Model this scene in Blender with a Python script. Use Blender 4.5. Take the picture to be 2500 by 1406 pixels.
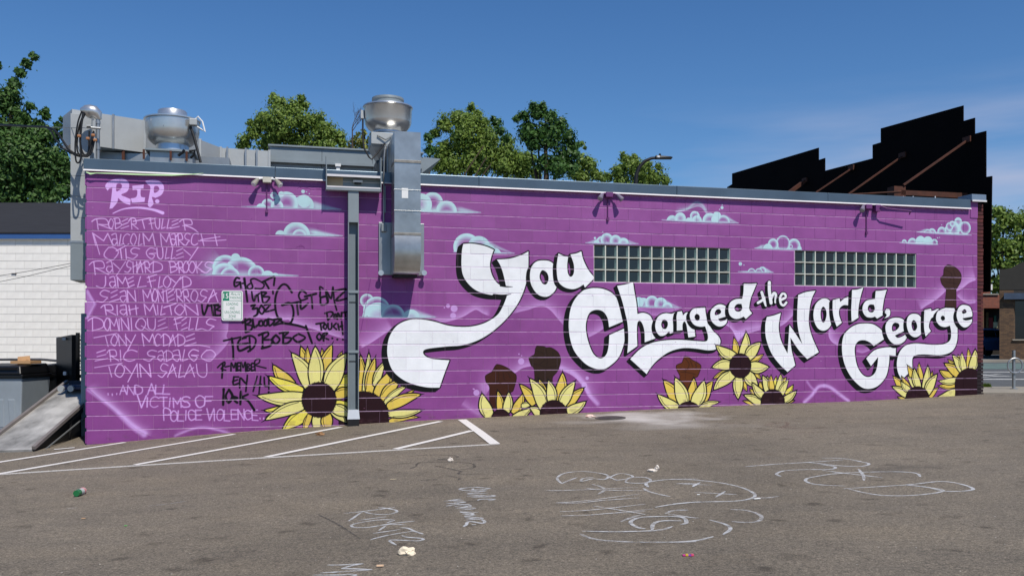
import bpy, bmesh, math, random
import numpy as np
from mathutils import Vector, Matrix
random.seed(7); RNG = np.random.default_rng(11)
for o in list(bpy.data.objects): bpy.data.objects.remove(o)
SC = bpy.context.scene
COL = SC.collection
# ------------------------------------------------------------------ camera
EYE = 1.55; F = 2200.0; HY = 842.0; CX = 1250.0      # eye height, focal length and horizon measured in photo pixels
cam_d = bpy.data.cameras.new('camera'); cam = bpy.data.objects.new('camera', cam_d); COL.objects.link(cam)
cam_d.sensor_width = 36.0; cam_d.lens = 36.0 * F / 2500.0
cam_d.shift_y = (HY - 703.0) / 2500.0
cam_d.clip_start = 0.1; cam_d.clip_end = 3000
cam.location = (0, 0, EYE); cam.rotation_euler = (math.radians(90), 0, 0)
SC.camera = cam
# ------------------------------------------------------------------ wall direction, sun
TH = math.atan(0.1144 * F / 1000.0)
CT, ST = math.cos(TH), math.sin(TH)
SUN = Vector((ST + .27 * CT, -CT + .27 * ST, 1.5)).normalized()
EL = math.asin(SUN.z); AZ = math.atan2(SUN.x, SUN.y)
sl = bpy.data.lights.new('sun', 'SUN'); sl.energy = 4.5; sl.angle = math.radians(.53); sl.color = (1, .93, .84)
so = bpy.data.objects.new('sun', sl); COL.objects.link(so); so.location = (6, -10, 30)
so.rotation_euler = (-SUN).to_track_quat('-Z', 'Y').to_euler()
W = bpy.data.worlds.new('World'); SC.world = W; W.use_nodes = True
nt = W.node_tree; nt.nodes.clear()
N = nt.nodes.new; L = nt.links.new
sky = N('ShaderNodeTexSky'); sky.sky_type = 'NISHITA'; sky.sun_disc = False
sky.sun_elevation = EL; sky.sun_rotation = AZ; sky.altitude = 300; sky.air_density = 1.0; sky.dust_density = .35; sky.ozone_density = 3.2
tc = N('ShaderNodeTexCoord'); mp = N('ShaderNodeMapping'); mp.inputs['Scale'].default_value = (1.5, 1.5, 10)
mp.inputs['Rotation'].default_value = (0.02, -.07, 0)
ns = N('ShaderNodeTexNoise'); ns.inputs['Scale'].default_value = 1.6; ns.inputs['Detail'].default_value = 5; ns.inputs['Roughness'].default_value = .5
L(tc.outputs['Generated'], mp.inputs['Vector']); L(mp.outputs['Vector'], ns.inputs['Vector'])
rp = N('ShaderNodeMapRange'); rp.inputs['From Min'].default_value = .42; rp.inputs['From Max'].default_value = .70; L(ns.outputs['Fac'], rp.inputs['Value'])
sx = N('ShaderNodeSeparateXYZ'); L(tc.outputs['Generated'], sx.inputs['Vector'])
el = N('ShaderNodeMapRange'); el.inputs['From Min'].default_value = .27; el.inputs['From Max'].default_value = .19; L(sx.outputs['Z'], el.inputs['Value'])
ex = N('ShaderNodeMapRange'); ex.inputs['From Min'].default_value = -.05; ex.inputs['From Max'].default_value = .5; ex.inputs['To Min'].default_value = .12; ex.inputs['To Max'].default_value = 1; L(sx.outputs['X'], ex.inputs['Value'])
m1 = N('ShaderNodeMath'); m1.operation = 'MULTIPLY'; L(rp.outputs['Result'], m1.inputs[0]); L(el.outputs['Result'], m1.inputs[1])
m2 = N('ShaderNodeMath'); m2.operation = 'MULTIPLY'; L(m1.outputs[0], m2.inputs[0]); L(ex.outputs['Result'], m2.inputs[1])
mx = N('ShaderNodeMix'); mx.data_type = 'RGBA'; L(m2.outputs[0], mx.inputs[0])
tint = N('ShaderNodeMix'); tint.data_type = 'RGBA'; tint.blend_type = 'MULTIPLY'; tint.inputs[0].default_value = 1
tg_ = N('ShaderNodeValToRGB'); tg_.color_ramp.elements[0].position = .07; tg_.color_ramp.elements[0].color = (.74, 1.0, 1.22, 1); tg_.color_ramp.elements[1].position = .42; tg_.color_ramp.elements[1].color = (.50, .86, 1.2, 1)
L(sx.outputs['Z'], tg_.inputs['Fac']); L(tg_.outputs['Color'], tint.inputs[7])
L(sky.outputs['Color'], tint.inputs[6]); L(tint.outputs[2], mx.inputs[6]); mx.inputs[7].default_value = (4.8, 5.4, 7.4, 1)
bg = N('ShaderNodeBackground'); bg.inputs['Strength'].default_value = .09; L(mx.outputs[2], bg.inputs['Color'])
wo = N('ShaderNodeOutputWorld'); L(bg.outputs['Background'], wo.inputs['Surface'])
SC.view_settings.view_transform = 'Standard'; SC.view_settings.look = 'None'; SC.view_settings.gamma = 1
SC.view_settings.exposure = 0.0
SC.cycles.max_bounces = 6; SC.cycles.use_denoising = True

# ------------------------------------------------------------------ photo pixel -> place helpers
def dwall(u): return .2032 * F / (34.7 - .00357 * (u - 265.0))
_d0 = dwall(211.0); P0 = Vector(((211.0 - CX) / F * _d0, _d0, 0))
def ray(u, v): return Vector(((u - CX) / F, 1.0, (HY - v) / F))
def wp(u, v, p=0.0):
    """pixel -> (t, z) on the plane p metres in front of the mural wall"""
    r = ray(u, v); n = Vector((ST, -CT, 0))
    o = P0 + n * p
    d = o.dot(n) / r.dot(n)
    q = r * d - P0
    return q.x * CT + q.y * ST, EYE + r.z * d
def P(u, v, d):
    r = ray(u, v) * d
    return Vector((r.x, r.y, EYE + r.z))
def wall_uv(u, v): return wp(u, v, 0)
MW = Matrix.Translation(P0) @ Matrix.Rotation(TH, 4, 'Z')   # wall frame: x along the wall, y into the building, z up
MWI = MW.inverted()
WLEN = wp(2386, 800)[0]
GA, GB = .02922, .02436
_base = [(211, 1086), (460, 1064), (685, 1046), (860, 1036), (1040, 1025), (1500, 1003), (1800, 989), (2100, 979), (2386, 963)]
_bt = []; _bz = []
for u, v in _base:
    t, z = wp(u, v); w = P0 + Vector((CT, ST, 0)) * t
    _bt.append(t); _bz.append(z - (GA * w.x + GB * w.y))
def g(x, y):
    dx, dy = x - P0.x, y - P0.y
    t = dx * CT + dy * ST; q = -(-dx * ST + dy * CT)
    dl = float(np.interp(t, _bt, _bz))
    return GA * x + GB * min(y, 40) + dl * math.exp(-max(q, 0) / 4.0) * math.exp(-max(-q, 0) / 4.0)
def gp(u, v, off=0.0):
    """pixel -> point on the ground"""
    a, b = 3.0, 60.0; r = ray(u, v)
    for _ in range(40):
        m = (a + b) / 2
        if EYE + r.z * m > g(r.x * m, m) + off: a = m
        else: b = m
    return Vector((r.x * a, a, g(r.x * a, a) + off))

# ------------------------------------------------------------------ object helpers
BASE = {}
def _place(o, base, wall):
    base = Vector(base); BASE[o] = base
    if wall: o.matrix_world = MW @ Matrix.Translation(base)
    else: o.location = base
def tag(o, label=None, cat=None, group=None, kind=None):
    if label: o['label'] = label
    if cat: o['category'] = cat
    if group: o['group'] = group
    if kind: o['kind'] = kind
    return o
def thing(name, label, cat, base, wall=False, group=None, kind=None):
    o = bpy.data.objects.new(name, None); COL.objects.link(o); o.empty_display_size = .2
    _place(o, base, wall); tag(o, label, cat, group, kind); return o
class MB:
    def __init__(s): s.v = []; s.f = []; s.m = []; s.mi = 0
    def add(s, vs, fs):
        n = len(s.v); s.v += [tuple(p) for p in vs]
        for f in fs: s.f.append(tuple(i + n for i in f)); s.m.append(s.mi)
        return s
    def box(s, x0, x1, y0, y1, z0, z1):
        return s.hexa([(x0, y0, z0), (x1, y0, z0), (x1, y1, z0), (x0, y1, z0), (x0, y0, z1), (x1, y0, z1), (x1, y1, z1), (x0, y1, z1)])
    def hexa(s, p): return s.add(p, [(3, 2, 1, 0), (4, 5, 6, 7), (0, 1, 5, 4), (1, 2, 6, 5), (2, 3, 7, 6), (3, 0, 4, 7)])
    def prism(s, poly, off):
        n = len(poly); off = Vector(off)
        vs = [Vector(p) for p in poly] + [Vector(p) + off for p in poly]
        fs = [tuple(range(n))[::-1], tuple(range(n, 2 * n))] + [(i, (i + 1) % n, n + (i + 1) % n, n + i) for i in range(n)]
        return s.add(vs, fs)
    def tube(s, pts, r, n=8, cap=True):
        pts = [Vector(p) for p in pts]; k = len(pts)
        rs = r if isinstance(r, (list, tuple)) else [r] * k
        vs = []; up = None
        for i, p in enumerate(pts):
            d = (pts[min(i + 1, k - 1)] - pts[max(i - 1, 0)]); d = d.normalized() if d.length > 1e-9 else Vector((0, 0, 1))
            if up is None: up = d.orthogonal().normalized()
            a = (up - d * up.dot(d)); a = a.normalized() if a.length > 1e-6 else d.orthogonal().normalized()
            up = a; b = d.cross(a)
            for j in range(n):
                q = 2 * math.pi * j / n; vs.append(p + (a * math.cos(q) + b * math.sin(q)) * rs[i])
        fs = [(i * n + j, i * n + (j + 1) % n, (i + 1) * n + (j + 1) % n, (i + 1) * n + j) for i in range(k - 1) for j in range(n)]
        if cap: fs += [tuple(range(n))[::-1], tuple(range((k - 1) * n, k * n))]
        return s.add(vs, fs)
    def lathe(s, c, prof, n=32):
        c = Vector(c); k = len(prof)
        vs = [c + Vector((r * math.cos(2 * math.pi * j / n), r * math.sin(2 * math.pi * j / n), z)) for r, z in prof for j in range(n)]
        fs = [(i * n + j, i * n + (j + 1) % n, (i + 1) * n + (j + 1) % n, (i + 1) * n + j) for i in range(k - 1) for j in range(n)]
        fs += [tuple(range(n))[::-1], tuple(range((k - 1) * n, k * n))]
        return s.add(vs, fs)
    def mesh(s, name, mats, base=(0, 0, 0), smooth=False, fixn=True):
        me = bpy.data.meshes.new(name); b = Vector(base)
        me.from_pydata([(p[0] - b.x, p[1] - b.y, p[2] - b.z) for p in s.v], [], s.f)
        for m in (mats if isinstance(mats, (list, tuple)) else [mats]): me.materials.append(m)
        if any(s.m): me.polygons.foreach_set('material_index', s.m)
        if fixn:
            bm = bmesh.new(); bm.from_mesh(me); bmesh.ops.recalc_face_normals(bm, faces=bm.faces); bm.to_mesh(me); bm.free()
        if smooth:
            me.polygons.foreach_set('use_smooth', [True] * len(me.polygons))
            try: me.set_sharp_from_angle(angle=math.radians(38))
            except Exception: pass
        me.update(); return me
def part(parent, name, mb, mats, smooth=False, kind=None, label=None, bevel=0, fixn=True):
    b = BASE[parent]
    o = bpy.data.objects.new(name, mb.mesh(name, mats, b, smooth, fixn)); COL.objects.link(o); o.parent = parent
    BASE[o] = b
    if kind: o['kind'] = kind
    if label: o['label'] = label
    if bevel:
        md = o.modifiers.new('bevel', 'BEVEL'); md.width = bevel; md.segments = 2; md.limit_method = 'ANGLE'
    return o
def solo(name, mb, mats, label, cat, base, wall=False, smooth=False, group=None, kind=None, bevel=0, fixn=True):
    o = bpy.data.objects.new(name, mb.mesh(name, mats, base, smooth, fixn)); COL.objects.link(o)
    _place(o, base, wall); tag(o, label, cat, group, kind)
    if bevel:
        md = o.modifiers.new('bevel', 'BEVEL'); md.width = bevel; md.segments = 2; md.limit_method = 'ANGLE'
    return o
def copy_tree(o, parent=None):
    c = o.copy(); COL.objects.link(c)
    if parent: c.parent = parent; c.matrix_parent_inverse = o.matrix_parent_inverse
    BASE[c] = BASE.get(o)
    for ch in [x for x in COL.objects if x.parent == o]: copy_tree(ch, c)
    return c
# ------------------------------------------------------------------ materials
def lin(c):
    return tuple(((x / 255) / 12.92 if x / 255 <= .04045 else ((x / 255 + .055) / 1.055) ** 2.4) for x in c[:3]) + (1,)
def mat(name, c, rough=.7, metal=0.0, var=.12, scale=3.0, bump=0.0, bscale=60.0, c2=None, detail=6, spec=.5, stretch=None, trans=0):
    m = bpy.data.materials.new(name); m.use_nodes = True; t = m.node_tree; b = t.nodes['Principled BSDF']
    b.inputs['Roughness'].default_value = rough; b.inputs['Metallic'].default_value = metal
    b.inputs['Specular IOR Level'].default_value = spec
    c = lin(c); c2 = lin(c2) if c2 else tuple(min(1, x * (1 - 2.2 * var)) for x in c[:3]) + (1,)
    tc = t.nodes.new('ShaderNodeTexCoord'); src = tc.outputs['Object']
    if stretch:
        mp = t.nodes.new('ShaderNodeMapping'); mp.inputs['Scale'].default_value = stretch; t.links.new(src, mp.inputs['Vector']); src = mp.outputs['Vector']
    n = t.nodes.new('ShaderNodeTexNoise'); n.inputs['Scale'].default_value = scale; n.inputs['Detail'].default_value = detail; n.inputs['Roughness'].default_value = .6
    t.links.new(src, n.inputs['Vector'])
    r = t.nodes.new('ShaderNodeValToRGB'); r.color_ramp.elements[0].position = .35; r.color_ramp.elements[1].position = .66
    r.color_ramp.elements[0].color = c2; r.color_ramp.elements[1].color = c
    t.links.new(n.outputs['Fac'], r.inputs['Fac']); t.links.new(r.outputs['Color'], b.inputs['Base Color'])
    if bump:
        n2 = t.nodes.new('ShaderNodeTexNoise'); n2.inputs['Scale'].default_value = bscale; n2.inputs['Detail'].default_value = 4
        t.links.new(tc.outputs['Object'], n2.inputs['Vector'])
        bp = t.nodes.new('ShaderNodeBump'); bp.inputs['Strength'].default_value = bump; bp.inputs['Distance'].default_value = .01
        t.links.new(n2.outputs['Fac'], bp.inputs['Height']); t.links.new(bp.outputs['Normal'], b.inputs['Normal'])
    return m
M = {}
M['galv'] = mat('galvanised_steel', (168, 172, 174), .4, .7, .10, 2.5, .15, 8)
M['duct'] = mat('bright_duct_metal', (186, 186, 182), .31, .82, .14, 3, .2, 5)
M['alu'] = mat('spun_aluminium', (216, 216, 214), .3, .8, .06, 4, .05, 10)
M['greypaint'] = mat('grey_painted_metal', (174, 178, 178), .5, .15, .07, 1.5, .1, 12)
M['greyblue'] = mat('blue_grey_steel', (138, 148, 152), .5, .25, .07, 1.5, .08, 15)
M['cap'] = mat('coping_metal', (98, 114, 126), .34, .55, .10, 1.2, .12, 4)
M['lip'] = mat('white_drip_edge', (225, 222, 222), .4, .1, .04)
M['black'] = mat('black_rubber', (16, 16, 17), .55, 0, .1)
M['blackplastic'] = mat('black_plastic', (14, 14, 15), .4, 0, .15)
M['white'] = mat('white_enamel', (230, 230, 228), .35, 0, .04)
M['tan'] = mat('tan_panel', (190, 172, 140), .6, 0, .05)
M['orange'] = mat('orange_connector', (176, 120, 78), .5)
M['corten'] = mat('weathered_steel_back', (17, 10, 9), .9, .0, .2, 1.2, .1, 30, spec=.1)
M['rust'] = mat('rusted_steel', (84, 44, 27), .8, .0, .2, 6, .2, 40)
M['purple_metal'] = mat('purple_painted_fixture', (105, 50, 108), .5, 0, .08)
M['conc'] = mat('concrete', (150, 145, 135), .9, 0, .12, 3, .3, 60)
M['roofgravel'] = mat('roof_membrane', (70, 72, 75), .9, 0, .15, 3, .3, 60)
M['pale'] = mat('pale_mortar', (214, 216, 204), .85, 0, .1, 10)
# ------------------------------------------------------------------ the mural: flat paint, rasterised here into the wall's own colour map
RES = 230.0; Z0 = EYE - 1.75; Z1 = EYE + 2.62; TW = WLEN + .12; T0 = -.05
CW = int((TW - T0) * RES); CH = int((Z1 - Z0) * RES)
CAN = np.empty((CH, CW, 3), np.float32); CAN[:] = (130, 66, 131)
yy, xx = np.mgrid[0:CH, 0:CW].astype(np.float32)
# slightly uneven purple, growing lighter towards the roof
low = RNG.random((CH // 60 + 3, CW // 90 + 3)).astype(np.float32)
def upn(a, h, w):
    ys = np.linspace(0, a.shape[0] - 1.001, h); xs = np.linspace(0, a.shape[1] - 1.001, w)
    y0 = ys.astype(int); x0 = xs.astype(int); fy = (ys - y0)[:, None]; fx = (xs - x0)[None]
    return (a[y0][:, x0] * (1 - fy) * (1 - fx) + a[y0 + 1][:, x0] * fy * (1 - fx) + a[y0][:, x0 + 1] * (1 - fy) * fx + a[y0 + 1][:, x0 + 1] * fy * fx)
low = upn(low, CH, CW)
CAN += ((low - .5) * 9)[..., None]
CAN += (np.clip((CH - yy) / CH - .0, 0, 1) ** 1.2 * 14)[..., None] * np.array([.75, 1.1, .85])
def cv(u, v):
    t, z = wall_uv(u, v); return ((t - T0) * RES, (Z1 - z) * RES)
def px(u): return RES * .2032 / (34.7 - .00357 * (u - 265.0))     # canvas pixels per photo pixel
class Zm:
    def __init__(s, ox, oy, k): s.o = (ox, oy, k)
    def __call__(s, pts):
        if isinstance(pts, str): pts = parse(pts)
        ox, oy, k = s.o; return [(ox + p[0] / k, oy + p[1] / k) + tuple(p[2:]) for p in pts]
def parse(st):
    out = []
    for w in st.split():
        c = w.endswith('*'); a, b = w.rstrip('*').split(','); out.append((float(a), float(b), 1) if c else (float(a), float(b)))
    return out
def smooth_pts(pts, closed, n=7):
    k = len(pts); out = []
    rng = range(k) if closed else range(k - 1)
    for i in rng:
        p1 = pts[i]; p2 = pts[(i + 1) % k]
        p0 = pts[i - 1] if (closed or i > 0) else p1; p3 = pts[(i + 2) % k] if (closed or i + 2 < k) else p2
        if len(p1) > 2: p0 = p1
        if len(p2) > 2: p3 = p2
        for j in range(n):
            t = j / n
            q = [.5 * (2 * p1[d] + (p2[d] - p0[d]) * t + (2 * p0[d] - 5 * p1[d] + 4 * p2[d] - p3[d]) * t * t + (3 * p1[d] - p0[d] - 3 * p2[d] + p3[d]) * t ** 3) for d in (0, 1)]
            out.append(tuple(q))
    if not closed: out.append(tuple(pts[-1][:2]))
    return out
def coverage(polys, pad=0):
    """even-odd coverage of polygons given in canvas pixels; returns (x0, y0, array)"""
    A = [np.array(p, np.float64) for p in polys]; al = np.vstack(A)
    x0 = max(0, int(al[:, 0].min()) - 2 - pad); x1 = min(CW, int(al[:, 0].max()) + 3 + pad)
    y0 = max(0, int(al[:, 1].min()) - 2 - pad); y1 = min(CH, int(al[:, 1].max()) + 3 + pad)
    if x1 <= x0 or y1 <= y0: return None
    m = np.zeros((y1 - y0, x1 - x0), np.float32); w = x1 - x0; SS = 3
    E = []
    for a in A:
        b = np.roll(a, -1, 0); E.append(np.hstack([a, b]))
    E = np.vstack(E); xs_ = np.arange(w + 1) + x0
    for r in range(y1 - y0):
        for s in range(SS):
            y = y0 + r + (s + .5) / SS
            k = (E[:, 1] <= y) != (E[:, 3] <= y)
            if not k.any(): continue
            e = E[k]; X = np.sort(e[:, 0] + (y - e[:, 1]) * (e[:, 2] - e[:, 0]) / (e[:, 3] - e[:, 1]))
            for i in range(0, len(X) - 1, 2):
                a_, b_ = X[i] - x0, X[i + 1] - x0
                a_ = max(0, a_); b_ = min(w, b_)
                if b_ <= a_: continue
                ia, ib = int(a_), int(b_)
                if ia == ib: m[r, ia] += (b_ - a_) / SS
                else:
                    m[r, ia] += (ia + 1 - a_) / SS
                    if ib > ia + 1: m[r, ia + 1:ib] += 1 / SS
                    if ib < w: m[r, ib] += (b_ - ib) / SS
    return x0, y0, np.clip(m, 0, 1)
def comp(c, color, alpha=1.0):
    if c is None: return
    x0, y0, m = c; h, w = m.shape
    a = (m * alpha)[..., None]; reg = CAN[y0:y0 + h, x0:x0 + w]
    reg[:] = reg * (1 - a) + np.array(color, np.float32) * a
def strokecov(pts, w, soft=1.0, ws=None):
    """coverage of a polyline in canvas px; w = full width; soft = edge softness in px"""
    A = np.array([p[:2] for p in pts], np.float32); R0 = (max(ws) if ws is not None else w) / 2 + soft + 1
    x0 = max(0, int(A[:, 0].min() - R0)); x1 = min(CW, int(A[:, 0].max() + R0) + 2)
    y0 = max(0, int(A[:, 1].min() - R0)); y1 = min(CH, int(A[:, 1].max() + R0) + 2)
    if x1 <= x0 or y1 <= y0: return None
    m = np.zeros((y1 - y0, x1 - x0), np.float32)
    if len(A) == 1: A = np.vstack([A, A + .01])
    for i in range(len(A) - 1):
        a, b = A[i], A[i + 1]; ww = (w if ws is None else (ws[i] + ws[min(i + 1, len(ws) - 1)]) / 2); R1 = ww / 2 + soft + 1
        X0 = max(x0, int(min(a[0], b[0]) - R1)); X1 = min(x1, int(max(a[0], b[0]) + R1) + 2)
        Y0 = max(y0, int(min(a[1], b[1]) - R1)); Y1 = min(y1, int(max(a[1], b[1]) + R1) + 2)
        if X1 <= X0 or Y1 <= Y0: continue
        gx = np.arange(X0, X1, dtype=np.float32)[None] + .5 - a[0]; gy = np.arange(Y0, Y1, dtype=np.float32)[:, None] + .5 - a[1]
        d = b - a; l2 = float(d @ d) + 1e-9; t = np.clip((gx * d[0] + gy * d[1]) / l2, 0, 1)
        D = np.sqrt((gx - t * d[0]) ** 2 + (gy - t * d[1]) ** 2)
        al = np.clip((ww / 2 + soft / 2 - D) / soft, 0, 1)
        sl_ = m[Y0 - y0:Y1 - y0, X0 - x0:X1 - x0]; np.maximum(sl_, al, out=sl_)
    return x0, y0, m
def C_(pts): return [cv(p[0], p[1]) + tuple(p[2:]) for p in pts]
def stroke(pts, w, color, alpha=1.0, soft=1.2, closed=False, sm=True, ws=None):
    u = sum(p[0] for p in pts) / len(pts); k = px(u)
    q = C_(pts)
    if sm and len(q) > 2: q = smooth_pts(q, closed, 6)
    elif closed: q = q + [q[0]]
    if ws is not None: ws = np.interp(np.linspace(0, 1, len(q)), np.linspace(0, 1, len(ws)), ws) * k
    comp(strokecov(q, w * k, soft * k, ws), color, alpha)
def fillp(pts, color, alpha=1.0, sm=True):
    q = C_(pts); q = smooth_pts(q, True, 6) if sm else [p[:2] for p in q]
    comp(coverage([q]), color, alpha)
def glow(pts, sig, color=(204, 162, 220), alpha=.9, side=1, hard=True, sm=True):
    """spray fade on one side of a line: crisp on the far side, fading over sig pixels (photo) on the other"""
    k = px(pts[0][0]); q = C_(pts)
    if sm and len(q) > 2: q = smooth_pts(q, False, 5)
    A = np.array([p[:2] for p in q], np.float32); s = sig * k; R0 = s * 2.4
    x0 = max(0, int(A[:, 0].min() - R0)); x1 = min(CW, int(A[:, 0].max() + R0)); y0 = max(0, int(A[:, 1].min() - R0)); y1 = min(CH, int(A[:, 1].max() + R0))
    if x1 <= x0 or y1 <= y0: return
    gx = np.arange(x0, x1, dtype=np.float32)[None]; gy = np.arange(y0, y1, dtype=np.float32)[:, None]
    best = np.full((y1 - y0, x1 - x0), 1e9, np.float32); sg = np.zeros_like(best); tt = np.zeros_like(best)
    for i in range(len(A) - 1):
        a, b = A[i], A[i + 1]; d = b - a; l2 = float(d @ d) + 1e-9
        tr = ((gx - a[0]) * d[0] + (gy - a[1]) * d[1]) / l2; t = np.clip(tr, 0, 1)
        D = (gx - a[0] - t * d[0]) ** 2 + (gy - a[1] - t * d[1]) ** 2
        c = d[0] * (gy - a[1]) - d[1] * (gx - a[0])
        k2 = D < best - 1e-3; best[k2] = D[k2]; sg[k2] = c[k2]; tt[k2] = ((i + t) / (len(A) - 1))[k2]
    D = np.sqrt(best); al = np.exp(-(D / s) ** 1.3)
    ins = (sg * -side) > 0
    al = np.where(ins, al, np.clip(1 - D / (1.2 * k), 0, 1) if hard else np.exp(-(D / (s * .45)) ** 1.5))
    al = al * np.clip(np.minimum(tt, 1 - tt) * 9 + .12, 0, 1)
    comp((x0, y0, al.astype(np.float32)), color, alpha)
LIL = (198, 158, 218); CLD = (178, 214, 218); WHT = (230, 232, 234); BLK = (9, 10, 12)
A_ = Zm(900, 560, 2.8117); B_ = Zm(1350, 560, 2.8127); C3 = Zm(1800, 560, 2.8117)
G8 = Zm(480, 660, 6.579); G7 = Zm(480, 850, 7.03); S5 = Zm(610, 830, 6.112); S6 = Zm(860, 850, 7.03)
S7 = Zm(1160, 830, 7.03); S8 = Zm(1590, 800, 6.695); S3 = Zm(2150, 800, 7.4); E7 = Zm(2180, 460, 5.023); K4 = Zm(200, 390, 3.904)
# --- hills sprayed as pale ridges
glow([(212, 944), (240, 968), (268, 990), (300, 1018), (332, 1045), (368, 1064)], 12)
stroke([(214, 952), (245, 974), (280, 1000), (318, 1036), (352, 1060)], 9, LIL, .8, 7, ws=[3, 6, 9, 12, 15])
stroke([(428, 1063), (470, 1047), (505, 1044), (560, 1057)], 5, LIL, .7, 5); glow([(428, 1063), (470, 1047), (505, 1044), (560, 1057)], 8, alpha=.35)
fillp(parse('208,705* 216,708 233,742* 214,778* 208,780*'), LIL, .45, False); stroke([(213, 712), (232, 742), (214, 776)], 5, LIL, .7, 6, sm=False)
glow([(557, 778), (556, 805), (552, 820), (557, 832), (545, 850), (522, 872), (500, 884)], 16, side=-1, alpha=.6)
glow(G8([(730, 752), (1000, 752), (1250, 770), (1400, 790), (1480, 790), (1560, 850), (1900, 945), (2100, 1010), (2250, 1060), (2420, 1105)]), 15, alpha=.8)
glow(G8([(590, 60), (700, 180), (800, 330), (960, 380), (1080, 540)]), 14, alpha=.55, hard=False)
glow([(881, 849), (905, 836), (935, 816), (960, 800)], 20, alpha=.75)
glow(A_([(430, 630), (530, 632), (640, 600), (700, 565), (740, 550), (785, 575), (830, 592)]), 13, alpha=.75)
glow(A_([(985, 578), (1040, 562), (1100, 548), (1150, 530), (1200, 525), (1250, 555), (1290, 600), (1350, 670)]), 15, alpha=.7)
glow(B_([(240, 740), (290, 715), (330, 690), (375, 655)]), 16, alpha=.7)
glow(S7([(180, 935), (230, 850), (300, 700), (500, 640), (680, 560), (800, 480), (960, 440), (1150, 430), (1380, 470), (1500, 515), (1700, 625), (1850, 790), (1950, 970), (2110, 1140)]), 17, alpha=.8)
stroke(S7([(1480, 480), (1700, 570), (1850, 740), (1960, 930), (2100, 1090)]), 9, LIL, .75, 8)
glow(B_([(560, 540), (690, 590), (800, 565), (870, 545)]), 12, side=1, alpha=.5)
glow(B_([(1180, 650), (1215, 672), (1240, 705), (1262, 755)]), 10, alpha=.8); glow(B_([(1268, 755), (1290, 735), (1330, 715), (1440, 682)]), 14, alpha=.8)
fillp(B_(parse('1235,690* 1330,705* 1300,740* 1268,775*')), LIL, .8, False)
glow(C3([(10, 715), (60, 690), (120, 678), (190, 665)]), 12, alpha=.6); glow(C3([(290, 665), (330, 640), (370, 600), (400, 565)]), 14, alpha=.8)
glow(C3([(630, 680), (628, 730), (650, 770), (700, 800)]), 18, alpha=.8, side=1); glow(C3([(815, 835), (860, 845), (912, 826)]), 9, alpha=.6)
for q in ([(460, 1185), (510, 1140), (555, 1082), (600, 1072)], [(600, 1072), (640, 1085), (700, 1130), (765, 1178)]): stroke(C3(q), 8, LIL, .85, 5); glow(C3(q), 7, alpha=.3)
stroke(C3([(480, 1045), (510, 1085), (540, 1110)]), 5, LIL, .6, 5)
glow(C3([(1255, 550), (1300, 520), (1350, 490), (1400, 450), (1440, 410)]), 17, alpha=.8); glow(C3([(1495, 425), (1540, 405), (1590, 365), (1642, 345)]), 20, alpha=.85)
glow(C3([(1505, 450), (1545, 488), (1590, 508), (1642, 500)]), 12, alpha=.75); glow(C3([(770, 470), (780, 520), (800, 560)]), 8, alpha=.3, hard=False)
stroke([(720, 1038), (716, 1041)], 1, LIL, .0)
for x, y, r in [(545, 525, 14), (587, 543, 24), (580, 592, 20), (520, 536, 5), (1047, 905, 22), (1032, 855, 5), (1050, 866, 4), (740, 1120, 21), (724, 1096, 5), (1500, 1020, 12), (1480, 1070, 20), (718, 1093, 4)]:
    q = A_([(x, y), (x + .1, y)]); stroke(q, 2 * r / 2.81, LIL, .85, 1.6, sm=False)
glow(A_([(640, 1190), (690, 1225), (780, 1285)]), 12, alpha=.45, hard=False); glow(A_([(780, 1050), (790, 1150), (785, 1280)]), 12, alpha=.5, hard=False, side=-1)
# --- clouds
def bubble(Z, cx, cy, r, th, base=None, color=CLD, alpha=.95):
    k = Z.o[2]; (u, v), = Z([(cx, cy)]); cxx, cyy = cv(u, v); s = px(u); rr = r / k * s; t = th / k * s
    x0 = max(0, int(cxx - rr - 3)); x1 = min(CW, int(cxx + rr + 3)); y0 = max(0, int(cyy - rr - 3)); y1 = min(CH, int(cyy + rr + 3))
    if x1 <= x0 or y1 <= y0: return
    gx = np.arange(x0, x1)[None] + .5 - cxx; gy = np.arange(y0, y1)[:, None] + .5 - cyy; D = np.sqrt(gx ** 2 + gy ** 2)
    al = np.clip(rr - D + .5, 0, 1) * np.clip((D - (rr - t * 1.7)) / (t * 1.25), 0, 1) ** 1.1 if t < rr * .98 else np.clip(rr - D + .5, 0, 1)
    if base is not None:
        (u1, v1), (u2, v2) = Z([base[0], base[1]]); a = cv(u1, v1); b = cv(u2, v2)
        yl = a[1] + (np.arange(x0, x1) - a[0]) * (b[1] - a[1]) / (b[0] - a[0])
        hb = (yl[None] - np.arange(y0, y1)[:, None]) / rr; al = np.maximum(al, np.clip(rr - D, 0, 1) * .8 * np.clip(1 - hb * 2.6, 0, 1))
        al = al * np.clip(yl[None] - np.arange(y0, y1)[:, None], 0, 1)
    inn = np.clip(rr - D + .5, 0, 1) * (1 if base is None else np.clip(yl[None] - np.arange(y0, y1)[:, None], 0, 1))
    comp((x0, y0, inn.astype(np.float32)), (142, 92, 150), .8)
    comp((x0, y0, np.clip(al, 0, 1).astype(np.float32)), color, alpha)
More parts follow.
